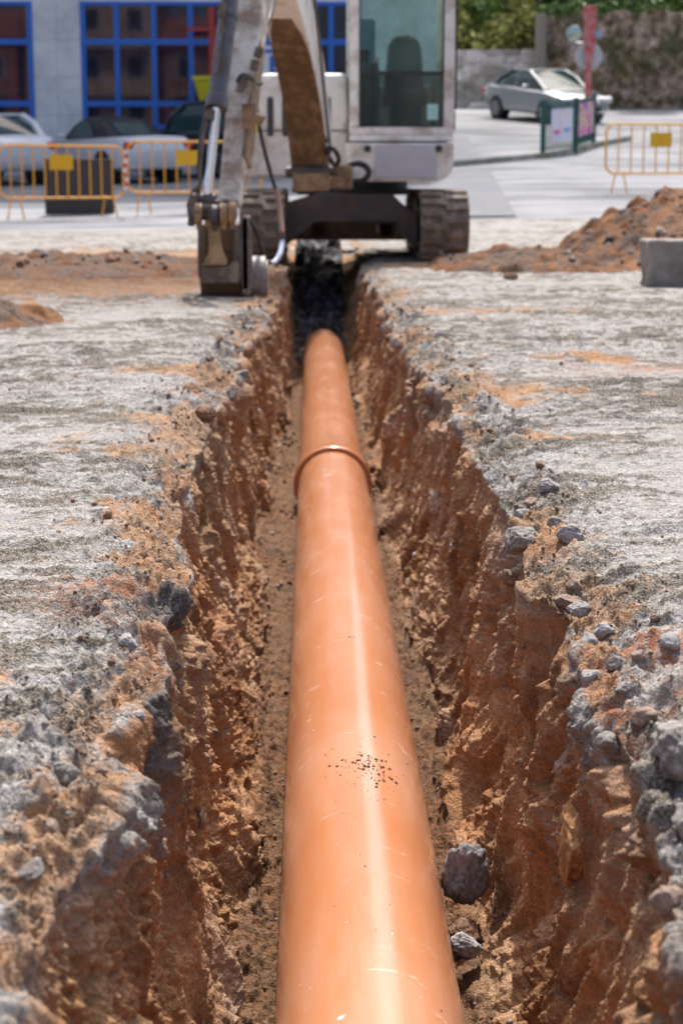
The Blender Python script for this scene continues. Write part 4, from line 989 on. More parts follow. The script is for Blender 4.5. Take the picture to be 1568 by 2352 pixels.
m.bx(xl, xa, BY+.05, BY+.4, -.5, zb-.02); m.bx(xb, xr, BY+.05, BY+.4, -.5, zb-.02)
m.bx(X45(905)-1.0, xr, BY, BY+.4, zb-.02, zt)
m.bx(xr-.4, xr, BY+.4, BY+12, -.5, HT); m.bx(xl, xl+.4, BY+.4, BY+12, -.5, HT); m.bx(xl+.4, xr-.4, BY+11.6, BY+12, -.5, HT)
wl = bd_(m, 'wall', M_MARBLE)
# joints of the cladding
m = MB()
for k in range(1, 5): m.bx(xa, xb, BY-.002, BY+.01, zt-k*.92-.006, zt-k*.92+.006)
m.bx((xa+xb)/2-.005, (xa+xb)/2+.005, BY-.0025, BY+.01, -.4, zt); bd_(m, 'cladding_joints', plain('joint_grey', (.33, .33, .33), .8), wl)
m = MB(); m.bx(xl+.4, xr-.4, BY+.4, BY+11.6, HT-.3, HT-.01); bd_(m, 'roof', M_MARBLE)
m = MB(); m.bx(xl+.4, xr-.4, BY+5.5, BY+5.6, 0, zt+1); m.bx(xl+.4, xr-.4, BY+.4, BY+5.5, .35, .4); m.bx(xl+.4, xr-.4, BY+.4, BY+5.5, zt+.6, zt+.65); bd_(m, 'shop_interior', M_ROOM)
def win(x0, x1, vert, z0=zb, z1=zt, horiz=None, th=.13):
    m = MB()
    fr_ = bd_(MB().bx(x0, x1, BY-.02, BY+.10, z0, z0+.12).bx(x0, x1, BY-.02, BY+.10, z1-.09, z1).bx(x0, x0+th, BY-.02, BY+.10, z0+.12, z1-.09).bx(x1-th, x1, BY-.02, BY+.10, z0+.12, z1-.09), 'window', M_BLUE)
    for v in vert: m.bx(v-th/2, v+th/2, BY-.03, BY+.09, z0+.12, z1-.09)
    for h in (horiz or (zm, zl)): m.bx(x0+th, x1-th, BY-.024, BY+.08, h-.07, h+.07)
    bd_(m, 'glazing_bars', M_BLUE, fr_); fr_.matrix_parent_inverse = Matrix.Translation(BLD.location).inverted()
    g = MB(); g.bx(x0+th, x1-th, BY+.04, BY+.05, z0+.12, z1-.09); bd_(g, 'pane', M_SHOP, fr_)
    return fr_
win(-14.0, xa, [xa-2.6, xa-5.2])
win(xb, X45(905)-1.0, [X45(p) for p in (270, 355, 439, 524, 609, 694)]+[X45(760)])
# upper floors' windows, above the frame of the photo
for fl in range(6):
    for k in range(9):
        x0 = -27+k*3.1
        if x0+1.6 > xr-1: continue
        w_ = bd_(MB().bx(x0, x0+1.6, BY-.03, BY+.03, zt+1.6+fl*3.0, zt+3.1+fl*3.0), 'window', M_BLUE)
        bd_(MB().bx(x0+.1, x0+1.5, BY-.04, BY-.02, zt+1.7+fl*3.0, zt+3.0+fl*3.0), 'pane', M_DARK, w_)
g_ = M_SHOP.node_tree.nodes['Principled BSDF']; g_.inputs['IOR'].default_value = 1.75; g_.inputs['Roughness'].default_value = .03
# houses across the street, behind the viewer: what the shop glass and the cars reflect
def house(x0, x1, y0, h, col, label):
    T = empty('unseen_town_house', ((x0+x1)/2, y0, 0), label=label, cat='house')
    mm = plain('render_'+label.split()[0], col, .85); T['group'] = 'houses on the near side of the street'
    def q(mb, nm, mt, par=None, **k):
        o = mb.build(nm, mt, None, **k); o.parent = par or T
        if par is None: o.matrix_parent_inverse = Matrix.Translation(T.location).inverted()
        return o
    wl_ = q(MB().bx(x0, x1, y0-10, y0, -.2, h), 'wall', mm)
    rf = MB(); rf.prism([(x0-.3, y0+.4, h), (x0-.3, y0-10.4, h), (x0-.3, y0-5, h+2.2)], (x1-x0+.6, 0, 0)); q(rf, 'roof', plain('roof_tile', (.35, .13, .07), .9))
    n_ = int((x1-x0)/2.6)
    for f_ in range(int(h/3)):
        for k in range(n_):
            xx = x0+(k+.5)*(x1-x0)/n_; w1 = q(MB().bx(xx-.65, xx+.65, y0-.02, y0+.06, .9+f_*3, 2.5+f_*3), 'window', plain('frame', (.6, .58, .54), .6)); q(MB().bx(xx-.52, xx+.52, y0+.03, y0+.075, 1.02+f_*3, 2.38+f_*3), 'pane', M_DARK, w1)
        if f_: q(MB().bx(x0+.5, x1-.5, y0+.06, y0+.9, f_*3-.1, f_*3+.05), 'balcony', plain('balcony_slab', (.5, .47, .43), .8))
house(-30, -19, -26, 9.5, (.42, .16, .10), 'unseen red rendered house behind the viewer with tiled roof and balconies')
house(-18.6, -10, -27, 12.5, (.50, .36, .25), 'unseen sand-coloured house behind the viewer with tiled roof and balconies')
house(-9.6, -1, -26.5, 9.0, (.34, .17, .13), 'unseen brown rendered house behind the viewer with tiled roof and balconies')
house(3, 12, -27, 12, (.55, .50, .46), 'unseen pale grey house behind the viewer with tiled roof and balconies')
# furniture added inside the shop, mottling the panes in place of reflections
def inside(name, x, y, z, sx, sy, sz, col, label, cat, bev=.05):
    m = MB(); m.prism([(x-sx/2*.8, y, z), (x+sx/2*.8, y, z), (x+sx/2, y, z+sz), (x-sx/2, y, z+sz)], (0, sy, 0)); m.bx(x-sx/2*1.06, x+sx/2*1.06, y-.03, y+sy+.03, z+sz, z+sz*1.08)
    tag(m.build(name, plain(name+'_paint', col, .6), None, bevel=bev), label, cat)
zr = .4
yb = empty('yellow_hopper', (X45(467, 200, 44.3), 44.3, float(terr(-3.1, 44.3))), label='yellow hopper on a post in front of the shop glazing', cat='hopper')
def yp(mb, nm, mt, **k): o = mb.build(nm, mt, yb, **k); return o
zh = W(467, 232, 44.3).z-yb.location.z; zt2 = W(467, 176, 44.3).z-yb.location.z
m = MB(); m.lathe([(0, .12), (.25, .22), (zt2-zh-.12, .30), (zt2-zh-.10, .36), (zt2-zh, .36)], (0, 0, zh), (0, 0, 1), n=4); yp(m, 'bowl', plain('yellow_plastic', (.72, .62, .03), .5), bevel=.02)
yp(MB().cyl((0, 0, 0), (0, 0, zh+.02), .05), 'post', M_STEEL)
rf_ = empty('red_reflection_frame', (X45(487, 100, 44.5), 44.5, float(terr(-2.6, 44.5))), label='dull red post with a crossbar standing in for a reflection in the shop glazing', cat='reflection stand-in')
zt3 = W(487, 16, 44.5).z-rf_.location.z; M_RED_REFL = plain('dull_red_reflection', (.42, .04, .035), .5)  # added post and bar take the place of a red reflection in the glass
MB().bx(-.075, .075, -.07, .07, 0, zt3).build('post', M_RED_REFL, rf_, bevel=.01); zc3 = W(487, 68, 44.5).z-rf_.location.z  # added post, part of the reflection stand-in
MB().bx(-.60, -.075, -.04, .04, zc3-.05, zc3+.05).bx(.075, 1.2, -.04, .04, zc3-.05, zc3+.05).build('reflection_crossbar', M_RED_REFL, rf_, bevel=.01)
inside('added_table', X45(225), BY+1.2, .4, 1.5, 1.0, 1.75, (.62, .36, .25), 'pinkish brown covered table added behind the first panes to mottle the glass', 'table')
inside('added_table', X45(325), BY+1.5, .4, 1.9, 1.0, 1.55, (.65, .42, .36), 'dusty pink covered table added behind the middle panes to mottle the glass', 'table')
inside('added_cabinet', X45(212), BY+2.4, .4, .8, .5, 3.3, (.5, .52, .55), 'tall white cabinet added beside the stone pier to mottle the glass', 'cabinet')
m = MB()
for k in range(26): xq = X45(285)+k*.075; m.cyl((xq, BY+3.0+.03*(k % 2), zm-1.6), (xq, BY+3.0+.03*(k % 2), zt), .045, n=8)
tag(m.build('curtain', plain('added_brown_curtain', (.16, .09, .09), .9), None), 'brown curtain added behind the middle panes to mottle the glass', 'curtain')
m = MB(); x_ = X45(45); m.prism([(x_-1.2, BY+1.2, 1.2), (x_+1.0, BY+1.2, 1.2), (x_+.3, BY+1.2, 2.9), (x_-.5, BY+1.2, 3.0)], (0, .1, 0)); tag(m.build('added_board', plain('added_mauve_board', (.22, .14, .22), .7), None, bevel=.05), 'mauve board added behind the window left of the stone pier to mottle the glass', 'board')
# blue and white sign
sx0, sx1, sz1, sz0 = W(600, 100, 40).x, W(700, 100, 40).x, W(620, 105, 40).z, W(620, 190, 40).z
SG = empty('shop_sign', (sx0+.5, 40, float(terr(sx0, 40))), label='white sign with a blue letter between dipper arm and boom', cat='sign')
def sgp(mb, name, mat, **k):
    o = mb.build(name, mat, None, **k); o.parent = SG; o.matrix_parent_inverse = Matrix.Translation(SG.location).inverted(); return o
sgp(MB().bx(sx0, sx1, 40, 40.08, sz0, sz1), 'sign_panel', plain('white_sign_panel', (.72, .74, .76), .4), bevel=.01)
sgp(MB().bx(sx0+.45, sx0+.55, 40.02, 40.07, float(terr(sx0, 40))-.3, sz0), 'post', M_LINKG)
M_BL2 = plain('sign_blue', (.02, .12, .50), .4)
lx = W(611, 150, 40).x
m = MB(); m.bx(sx0, sx1, 39.985, 39.995, sz0, sz0+.09); m.bx(sx0, sx1, 39.985, 39.995, sz1-.16, sz1-.08)
sgp(m, 'sign_stripe', M_BL2)
m = MB(); m.bx(lx+.08, lx+.18, 39.98, 39.99, sz0+.18, sz1-.22); m.bx(lx+.18, lx+.42, 39.98, 39.99, sz1-.32, sz1-.22); m.bx(lx+.18, lx+.36, 39.98, 39.99, (sz0+sz1)/2-.06, (sz0+sz1)/2+.04); m.bx(lx+.18, lx+.42, 39.98, 39.99, sz0+.18, sz0+.28)
sgp(m, 'sign_letter', M_BL2)

# ================================================================== CARS
M_TYRE = plain('tyre', (.018, .018, .02), .8); M_RIM = plain('alloy_rim', (.35, .36, .38), .3, .8)
def car_paint(name, col, metal=.0, rough=.25):
    m, nt, bs = newmat(name); setin(nt, bs, Base_Color=(*col, 1), Metallic=metal, Roughness=rough); bs.inputs['Coat Weight'].default_value = 1; bs.inputs['Coat Roughness'].default_value = .04; return m
M_CGL, nt, bs = newmat('car_window_glass'); setin(nt, bs, Base_Color=(.03, .06, .06, 1), Roughness=.08)
def car(loc, nose, label, body_m, style='sedan', L=4.5, Wd=1.78, group=None):
    yaw = math.atan2(nose[1], nose[0])
    e = 1.3; zf = float(terr(loc[0]+nose[0]*e, loc[1]+nose[1]*e)); zr_ = float(terr(loc[0]-nose[0]*e, loc[1]-nose[1]*e))
    px_, py_ = -nose[1], nose[0]; zL = float(terr(loc[0]+px_*.8, loc[1]+py_*.8)); zR = float(terr(loc[0]-px_*.8, loc[1]-py_*.8))
    T = empty('parked_car', (loc[0], loc[1], (zf+zr_)/2)); T.rotation_euler = Euler((math.atan2(zL-zR, 1.6), -math.atan2(zf-zr_, 2*e), yaw)); tag(T, label, 'car', group)
    h0 = .22
    if style == 'suv': st = [(-1, .55, .95, .86), (-.985, .45, 1.05, .93), (-.9, .36, 1.10, .97), (-.5, .3, 1.08, 1), (0, .3, 1.05, 1), (.42, .3, 1.03, 1), (.62, .3, 1.02, .99), (.88, .32, .92, .94), (.975, .36, .78, .86), (1, .42, .66, .78)]; roof = 1.70; gx_ = (-.97, -.86, .12, .48); zb_ = 1.02
    elif style == 'convertible': st = [(-1, .50, .82, .84), (-.985, .38, .95, .91), (-.92, .30, 1.0, .96), (-.5, .24, .97, 1), (0, .23, .93, 1), (.4, .23, .90, 1), (.62, .24, .88, .99), (.88, .26, .78, .94), (.975, .30, .66, .86), (1, .36, .58, .78)]; roof = 1.40; gx_ = (-.62, -.28, .06, .40); zb_ = .92
    else: st = [(-1, .52, .86, .82), (-.985, .40, .98, .90), (-.9, .30, 1.03, .96), (-.5, .25, 1.0, 1), (0, .24, .96, 1), (.4, .24, .93, 1), (.62, .25, .90, .99), (.85, .27, .80, .95), (.96, .32, .68, .87), (1, .38, .58, .76)]; roof = 1.46; gx_ = (-.80, -.42, .02, .46); zb_ = .95
    m = MB(); rings = []
    xs_ = np.linspace(-1, 1, 33)
    A_ = np.array(st)
    for x in xs_:
        lo, hi_, wf = [np.interp(x, A_[:, 0], A_[:, k]) for k in (1, 2, 3)]; w_ = Wd/2*wf
        cs = [(0, lo), (w_*.86, lo), (w_*.97, lo+.06), (w_*1.0, lo+(hi_-lo)*.35), (w_*.995, lo+(hi_-lo)*.62), (w_*.95, hi_-.05), (w_*.86, hi_), (w_*.5, hi_+.025), (0, hi_+.035)]
        cs = cs+[(-a_, b_) for a_, b_ in cs[-2:0:-1]]
        rings.append([m.bm.verts.new((x*L/2, a_, b_)) for a_, b_ in cs])
    n_ = len(rings[0])
    for a_, b_ in zip(rings, rings[1:]):
        for k in range(n_): m.bm.faces.new((a_[k], a_[(k+1) % n_], b_[(k+1) % n_], b_[k]))
    m.bm.faces.new(rings[0][::-1]); m.bm.faces.new(rings[-1]); body = m.build('body', body_m, T, smooth=True)
    # greenhouse
    def gh(name, mat, ins, zt_, dz=0, par=T, x4=gx_):
        m = MB(); x0, x1, x2, x3 = [q*L/2 for q in x4]; wb, wt = Wd/2*.86-ins, Wd/2*.66-ins
        bot = [(x0+ins, wb*.92), ((x0+x1)/2, wb), ((x1+x2)/2, wb), ((x2+x3)/2, wb), (x3-ins, wb*.86)]; top = [(x1+ins, wt*.92), (x1+.25, wt), ((x1+x2)/2, wt), (x2-.2, wt), (x2-ins, wt*.94)]
        rows_ = []
        for (bx_, bw_), (tx_, tw_) in zip(bot, top):
            r1 = [(bx_, -bw_, zb_), (bx_*.45+tx_*.55, -(bw_*.45+tw_*.55)*1.02, zb_*.42+zt_*.58), (tx_, -tw_, zt_-.05), (tx_, -tw_*.8, zt_-.005+dz), (tx_, 0, zt_+.02+dz), (tx_, tw_*.8, zt_-.005+dz), (tx_, tw_, zt_-.05), (bx_*.45+tx_*.55, (bw_*.45+tw_*.55)*1.02, zb_*.42+zt_*.58), (bx_, bw_, zb_)]
            rows_.append([m.bm.verts.new(q) for q in r1])
        for a_, b_ in zip(rows_, rows_[1:]):
            for k in range(8): m.bm.faces.new((a_[k], a_[k+1], b_[k+1], b_[k]))
        m.bm.faces.new(rows_[0][::-1]); m.bm.faces.new(rows_[-1]); return m.build(name, mat, par, smooth=False)
    x0, x1, x2, x3 = [q*L/2 for q in gx_]; wb, wt = Wd/2*.86, Wd/2*.66
    if style == 'convertible':
        gh('soft_top', plain('black_canvas', (.03, .03, .035), .85), 0, roof)
        for sg in (-1, 1):
            m = MB(); m.prism([(x1-.15, sg*(wb+.012), zb_+.02), (x3-.45, sg*(wb+.012), zb_+.02), (x2-.05, sg*(wt+.05), roof-.10), (x1+.3, sg*(wt+.05), roof-.10)], (0, sg*.01, 0)); m.build('side_window', M_CGL, T)
        m = MB(); m.prism([(x3-.12, -wb*.75, zb_+.03), (x3-.12, wb*.75, zb_+.03), (x2+.06, wt*.85, roof-.07), (x2+.06, -wt*.85, roof-.07)], (.03, 0, .02)); m.build('windscreen', M_CGL, T)
        m = MB(); m.prism([(x0+.14, -wb*.5, zb_+.1), (x0+.14, wb*.5, zb_+.1), (x1-.12, wt*.6, roof-.12), (x1-.12, -wt*.6, roof-.12)], (-.04, 0, .02)); m.build('rear_window', M_CGL, T)
    else:
        gh('glasshouse', M_CGL, 0.0, roof)
        m = MB()
        m.prism([(x1-.05, -wt*.99, roof-.03), (x2+.05, -wt*.99, roof-.03), (x2+.05, wt*.99, roof-.03), (x1-.05, wt*.99, roof-.03)], (0, 0, .055))
        m.build('roof', body_m, T, bevel=.03)
        for sg in (-1, 1):
            pm = MB()
            pm.sweep([(x3+.02, sg*wb*.88, zb_-.02), (x3*.45+x2*.55+.04, sg*(wb*.45+wt*.55)*1.0, zb_*.42+roof*.58+.03), (x2+.02, sg*wt*.97, roof-.01)], .07, .05, (0, 1, 0))
            pm.sweep([(x0-.04, sg*wb*.90, zb_-.02), (x0*.45+x1*.55-.06, sg*(wb*.45+wt*.55)*.99, zb_*.42+roof*.58+.03), (x1-.02, sg*wt*.95, roof-.01)], .12, .10, (0, 1, 0))
            pm.sweep([((x1+x2)/2-.02, sg*(wb+.004), zb_), ((x1+x2)/2, sg*(wt*.55+wb*.45)*1.02, zb_*.42+roof*.58), ((x1+x2)/2, sg*wt*1.0, roof-.03)], .02, .07, (0, 1, 0))
            pm.build('pillars', body_m, T)
    for xw in (L*.30, -L*.29):
        for sg in (-1, 1):
            a = MB(); a.cyl((xw, sg*(Wd/2-.30), .34), (xw, sg*(Wd/2+.006), .34), .375, n=28); a.build('wheel_arch', M_BLACK, T)
            w_ = MB(); w_.lathe([(-.11, .22), (-.10, .30), (-.08, .325), (.08, .325), (.105, .31), (.11, .22)], (xw, sg*(Wd/2-.09), .325), (0, sg, 0), n=28); wh = w_.build('wheel', M_TYRE, T, smooth=True)
            r2 = MB(); r2.lathe([(-.02, .22), (.09, .215), (.10, .20), (.085, .05), (.095, .03)], (xw, sg*(Wd/2-.075), .325), (0, sg, 0), n=20)
            for k in range(5):
                aa = k*2*math.pi/5; r2.box((xw+.12*math.cos(aa), sg*(Wd/2+.03), .325+.12*math.sin(aa)), (.2, .02, .05), Euler((0, -aa, 0)))
            r2.build('rim', M_RIM, wh)
    for sg in (-1, 1):
        m = MB(); m.box((L*.485, sg*Wd*.34, .70 if style != 'suv' else .84), (.14, .34, .13), Euler((0, .35, -sg*.35))); m.build('headlight', plain('headlight_glass', (.75, .78, .8), .1), T, bevel=.03)
        m = MB(); m.box((-L*.487, sg*Wd*.37, .82 if style != 'suv' else .95), (.13, .36, .15), Euler((0, 0, sg*.30))); m.build('tail_light', M_REDL, T, bevel=.03)
        m = MB(); m.box((x2+.30*(x3-x2)+.1, sg*(Wd/2+.06), zb_+.06), (.14, .20, .13)); m.build('mirror', body_m if style != 'suv' else M_DARK, T, bevel=.035)
    m = MB(); m.bx(-L/2-.012, -L/2+.05, -.26, .26, .60, .71); m.build('number_plate', plain('plate_white', (.7, .7, .7), .4), T)
    m = MB(); m.bx(L/2-.06, L/2+.004, -.45, .45, .36, .50); m.build('grille', M_BLACK, T, bevel=.01)
    return T
M_SILVER = car_paint('silver_car_paint', (.20, .235, .255), .7, .25)
p_ = GT(1245, 277); car((p_.x+.1, p_.y+.2), (math.sin(R(24)), -math.cos(R(24))), 'silver sedan in the sun before the rough stone wall', M_SILVER, 'sedan', 4.75, 1.84)
M_WCAR = car_paint('white_car_paint', (.72, .74, .76), 0, .25)
c40 = W(252, 380, 40.2); car((c40.x, c40.y), (-math.sin(R(36)), math.cos(R(36))), 'white convertible with black soft top parked behind the barriers', M_WCAR, 'convertible', 4.35, 1.82, None)
c41 = W(-38, 380, 39.3); car((c41.x, c41.y), (-math.sin(R(33)), math.cos(R(33))), 'white hatchback tail with a red light at the picture edge', M_WCAR, 'sedan', 4.2, 1.78, None)
c42 = W(498, 350, 42.2); car((c42.x, c42.y), (-math.sin(R(40)), math.cos(R(40))), 'black tall car parked between the white convertible and the dipper arm', car_paint('black_car_paint', (.012, .013, .018), 0, .2), 'suv', 4.5, 1.84, None)

# ================================================================== RIGHT-HAND STREET: island, fence panel, post
ip_ = [GT(px_, py_) for px_, py_ in ((1000, 385), (1045, 381), (1140, 372), (1240, 362), (1300, 352), (1362, 337), (1440, 322))]
m = MB(); cp = catmull(ip_, 5)
m.sweep([q+Vector((0, 0, .03)) for q in cp], .28, .16, (0, 1, 0)); kerb = m.build('kerb', paint('mossy_kerb', (.36, .35, .32), (.14, .15, .08), .55, 1.2, .85), None, bevel=.02); tag(kerb, None, None, None, 'structure')
FA, FB, FC = GT(1245, 361), GT(1319, 351), GT(1361, 336)
FP = empty('fence_panel', FA, label='green metal fence panel carrying two advertising posters', cat='fence')
M_GREEN = plain('dark_green_metal', (.006, .085, .075), .45)
def fp(mb, name, mat, **k):
    o = mb.build(name, mat, None, **k); o.parent = FP; o.matrix_parent_inverse = Matrix.Translation(FP.location).inverted(); return o
hF = 1.22
for q in (FA, FB, FC): fp(MB().box(q+Vector((0, 0, hF/2-.02)), (.11, .11, hF+.1)), 'post', M_GREEN, bevel=.01)
m = MB()
for a, b in ((FA, FB), (FB, FC)):
    m.sweep([a+Vector((0, 0, hF-.06)), b+Vector((0, 0, hF-.06))], .05, .06, (0, 1, 0)); m.sweep([a+Vector((0, 0, .17)), b+Vector((0, 0, .17))], .05, .05, (0, 1, 0))
fp(m, 'rail', M_GREEN)
m = MB()
for a, b in ((FA, FB), (FB, FC)):
    L_ = (b-a).length; n_ = int(L_/.055)
    for k in range(1, n_): q = a.lerp(b, k/n_); m.cyl(q+Vector((0, 0, .17)), q+Vector((0, 0, hF-.06)), .006, n=5)
    for k in range(1, 14): m.cyl(a+Vector((0, 0, .17+k*.075)), b+Vector((0, 0, .17+k*.075)), .006, n=5)
o = fp(m, 'wire_mesh', M_GREEN); o['kind'] = 'stuff'
def poster(a, b, f0, f1, z0, z1, mat, nm):
    q0, q1 = a.lerp(b, f0), a.lerp(b, f1); nrm = Vector(((b-a).y, -(b-a).x, 0)).normalized()*.03
    m = MB(); m.prism([q0+nrm+Vector((0, 0, z0)), q1+nrm+Vector((0, 0, z0)), q1+nrm+Vector((0, 0, z1)), q0+nrm+Vector((0, 0, z1))], nrm*.2)
    return fp(m, nm, mat)
M_PW, nt, bs = newmat('pale_poster'); v = coords(nt); setin(nt, bs, Base_Color=ramp(nt, ntex(nt, v, 3.0, 2), [(.35, (.55, .60, .74)), (.5, (.66, .68, .74)), (.62, (.70, .52, .60)), (.72, (.62, .66, .76))]), Roughness=.5)
pw = poster(FA, FB, .20, .86, .30, 1.02, M_PW, 'poster')
M_MAG = plain('magenta', (.60, .03, .28), .5); M_CY = plain('print_blue', (.25, .35, .65), .5)
pm1 = poster(FA, FB, .30, .46, .47, .56, M_MAG, 'poster_logo'); pm1.location = Vector((0, -.012, 0)); pm2 = poster(FA, FB, .60, .80, .50, .59, M_CY, 'poster_logo'); pm2.location = Vector((0, -.012, 0))
M_PC, nt, bs = newmat('colourful_poster'); v = coords(nt); setin(nt, bs, Base_Color=ramp(nt, ntex(nt, v, 3.4, 2), [(.34, (.10, .07, .42)), (.44, (.55, .04, .35)), (.5, (.62, .20, .45)), (.56, (.62, .60, .10)), (.66, (.30, .18, .5))]), Roughness=.5)
poster(FB, FC, .10, .90, .34, 1.10, M_PC, 'poster')
# post with signs
PB = GT(1351, 300); Yp = PB.y
PO = empty('sign_post', PB, label='red post carrying a blank round sign, a mirror and a small plate', cat='sign post')
def po(mb, name, mat, **k):
    o = mb.build(name, mat, None, **k); o.parent = PO; o.matrix_parent_inverse = Matrix.Translation(PO.location).inverted(); return o
a_, b_, c_ = W(1352, 255, Yp), W(1349, 160, Yp), W(1353, 8, Yp)
po(MB().cyl(PB-Vector((0, 0, .1)), b_, .10, n=16), 'post', M_RED, smooth=True)
wq = 14/FPX*Yp
m = MB(); m.prism([W(1341, 105, Yp), W(1347, 160, Yp), W(1354, 170, Yp), W(1366, 105, Yp), W(1368, 12, Yp), W(1340, 12, Yp)], (0, .10, 0)); po(m, 'red_board', M_RED, bevel=.01)
rr = 31/FPX*Yp; q = W(1351, 129, Yp+.15); m = MB(); m.cyl(q, q+Vector((.0, .03, 0)), rr, n=36); sgb = po(m, 'round_sign', plain('grey_sign_back', (.50, .53, .55), .4), bevel=.005)
q = W(1318, 78, Yp-.1); m = MB(); m.lathe([(0, .02), (.02, 16/FPX*Yp*.7), (.08, 18/FPX*Yp), (.12, 17/FPX*Yp), (.14, .02)], q, (-.3, -1, 0), n=28); po(m, 'mirror', plain('greenish_mirror', (.40, .50, .45), .15, .6), smooth=True)
m = MB(); m.tube([W(1318, 100, Yp), W(1348, 100, Yp)], .04); m.tube([W(1318, 80, Yp), W(1320, 100, Yp)], .03); po(m, 'mirror_arm', M_RIM, smooth=True)
m = MB(); m.prism([W(1364, 70, Yp), W(1386, 70, Yp), W(1380, 87, Yp), W(1364, 87, Yp)], (0, .03, 0)); po(m, 'small_plate', plain('blue_grey_plate', (.30, .36, .48), .4), bevel=.005)

# ================================================================== STONE WALLS AND BANK
def wall_mesh(name, x0, x1, Y0, Y1, z_lo, z_hi, n_x, n_z, mat, amp, label, cell_f=None, seed=1, lean=.0):
    u_ = np.linspace(0, 1, n_x); vz = np.linspace(0, 1, n_z); U_, V_ = np.meshgrid(u_, vz)
    x_ = x0+(x1-x0)*U_; y_ = Y0+(Y1-Y0)*U_; lo = z_lo(x_) if callable(z_lo) else z_lo; hi_ = z_hi(x_) if callable(z_hi) else z_hi
    z_ = lo+(hi_-lo)*V_
    if cell_f:
        f1_, f2_, ci_ = cell(x_.astype(np.float32)*.75, (y_*0).astype(np.float32), z_.astype(np.float32)*1.15, cell_f, seed); dd_ = -amp*np.clip((f2_-f1_)*4, 0, 1)*(.5+.6*ci_)
    else: ci_ = x_*0; dd_ = -amp*(fbm(x_, y_, z_, .8, 4, seed)+.4*fbm(x_, y_, z_, 3.5, 3, seed+3))
    yy = y_+dd_+(z_-lo)*lean
    # give it thickness: add a back row
    top = np.stack([x_[-1], yy[-1]+.6, z_[-1]], -1)[None]; back = np.stack([x_[0], yy[0]+.6, z_[0]], -1)[None]
    co = np.concatenate([np.stack([x_, yy, z_], -1), top, back], 0)
    me_ = npmesh(name, co.reshape(-1, 3), gridquads(n_z+2, n_x)); fattr(me_, 'cid', np.concatenate([ci_, ci_[-1:], ci_[-1:]], 0)); o = link(name, me_, mat); tag(o, label, 'wall'); return o
def masonry():
    m, nt, bs = newmat('grey_masonry'); v = coords(nt); a = N(nt, 'ShaderNodeAttribute'); a.attribute_name = 'cid'
    n1_ = ntex(nt, v, 1.5, 4); c = ramp(nt, a.outputs['Fac'], [(0, (.22, .20, .19)), (.3, (.36, .335, .33)), (.7, (.50, .47, .47)), (1, (.58, .55, .55))])
    c = mixc(nt, ramp(nt, n1_, [(.45, 0), (.7, .7)]), c, (.085, .085, .045)); setin(nt, bs, Base_Color=c, Roughness=.9); return m
def rocky():
    m, nt, bs = newmat('rough_earthy_rock'); v = coords(nt); n1_ = ntex(nt, v, .9, 6, .65); n2_ = ntex(nt, v, 3.2, 5, .65)
    c = ramp(nt, n2_, [(.36, (.07, .05, .035)), (.46, (.22, .155, .105)), (.56, (.38, .28, .21)), (.68, (.56, .48, .42))])
    c = mixc(nt, ramp(nt, n1_, [(.48, 0), (.62, .8)]), c, (.065, .075, .022)); setin(nt, bs, Base_Color=c, Roughness=.95); return m
WY = 61.0
zw = lambda x: terr(x, x*0+WY)-.3
px2x = lambda px, Y=WY: W(px, 200, Y).x
wall_mesh('masonry_wall', px2x(960), px2x(1232), WY+.6, WY, zw, W(1130, 113, WY).z, 420, 160, masonry(), .10, 'grey block masonry wall under the bushes behind the silver car', 1.9, 4)
zhi = lambda x: np.interp(x, [px2x(1225), px2x(1260), px2x(1320), px2x(1400), px2x(1700)], [W(1200, 70, WY).z, W(1200, 40, WY).z, W(1200, 28, WY).z, W(1200, 30, WY).z, W(1200, 25, WY).z])+.08*np.sin(x*5)
wall_mesh('rock_retaining_wall', px2x(1226), 26, WY, WY-3.2, zw, zhi, 520, 200, rocky(), .45, 'tall rough brown stone wall streaked with moss', None, 8, .06)
pil = MB().bx(px2x(1228)-.02, px2x(1228)+.28, WY-.55, WY+.1, float(terr(9, WY))-.2, W(1200, 35, WY).z); tag(pil.build('stone_pillar', plain('grey_pillar', (.22, .20, .17), .9), None, bevel=.03), 'narrow grey pillar where the block wall meets the rough wall', 'pillar')

def shade_patch(name, poly, mat):
    q_ = [GT(*p_) for p_ in poly]; me_ = bmesh.new(); vs4 = []; n_ = 14
    for i in range(n_+1):
        for j in range(n_+1):
            u_, v_ = i/n_, j/n_; p = q_[0]*(1-u_)*(1-v_)+q_[1]*u_*(1-v_)+q_[2]*u_*v_+q_[3]*(1-u_)*v_; p.z = float(terr(p.x, p.y))-.012+.022; vs4.append(me_.verts.new(p))
    for i in range(n_):
        for j in range(n_): me_.faces.new((vs4[i*(n_+1)+j], vs4[(i+1)*(n_+1)+j], vs4[(i+1)*(n_+1)+j+1], vs4[i*(n_+1)+j+1]))
    m_ = bpy.data.meshes.new(name); me_.to_mesh(m_); me_.free(); return tag(link(name, m_, mat), None, None, None, 'structure')
M_ROAD_SHADE = paint('shade_toned_asphalt', (.15, .155, .17), (.24, .24, .24), .4, 1.5, .9)  # darker sheets laid on the road, their colour stands for cast shade
shade_patch('road', [(930, 500), (1185, 497), (1125, 392), (930, 400)], M_ROAD_SHADE)  # sheet over the road, its colour stands for cast shade
shade_patch('road', [(930, 378), (1112, 366), (1072, 312), (930, 318)], M_ROAD_SHADE)  # sheet over the road, its colour stands for cast shade

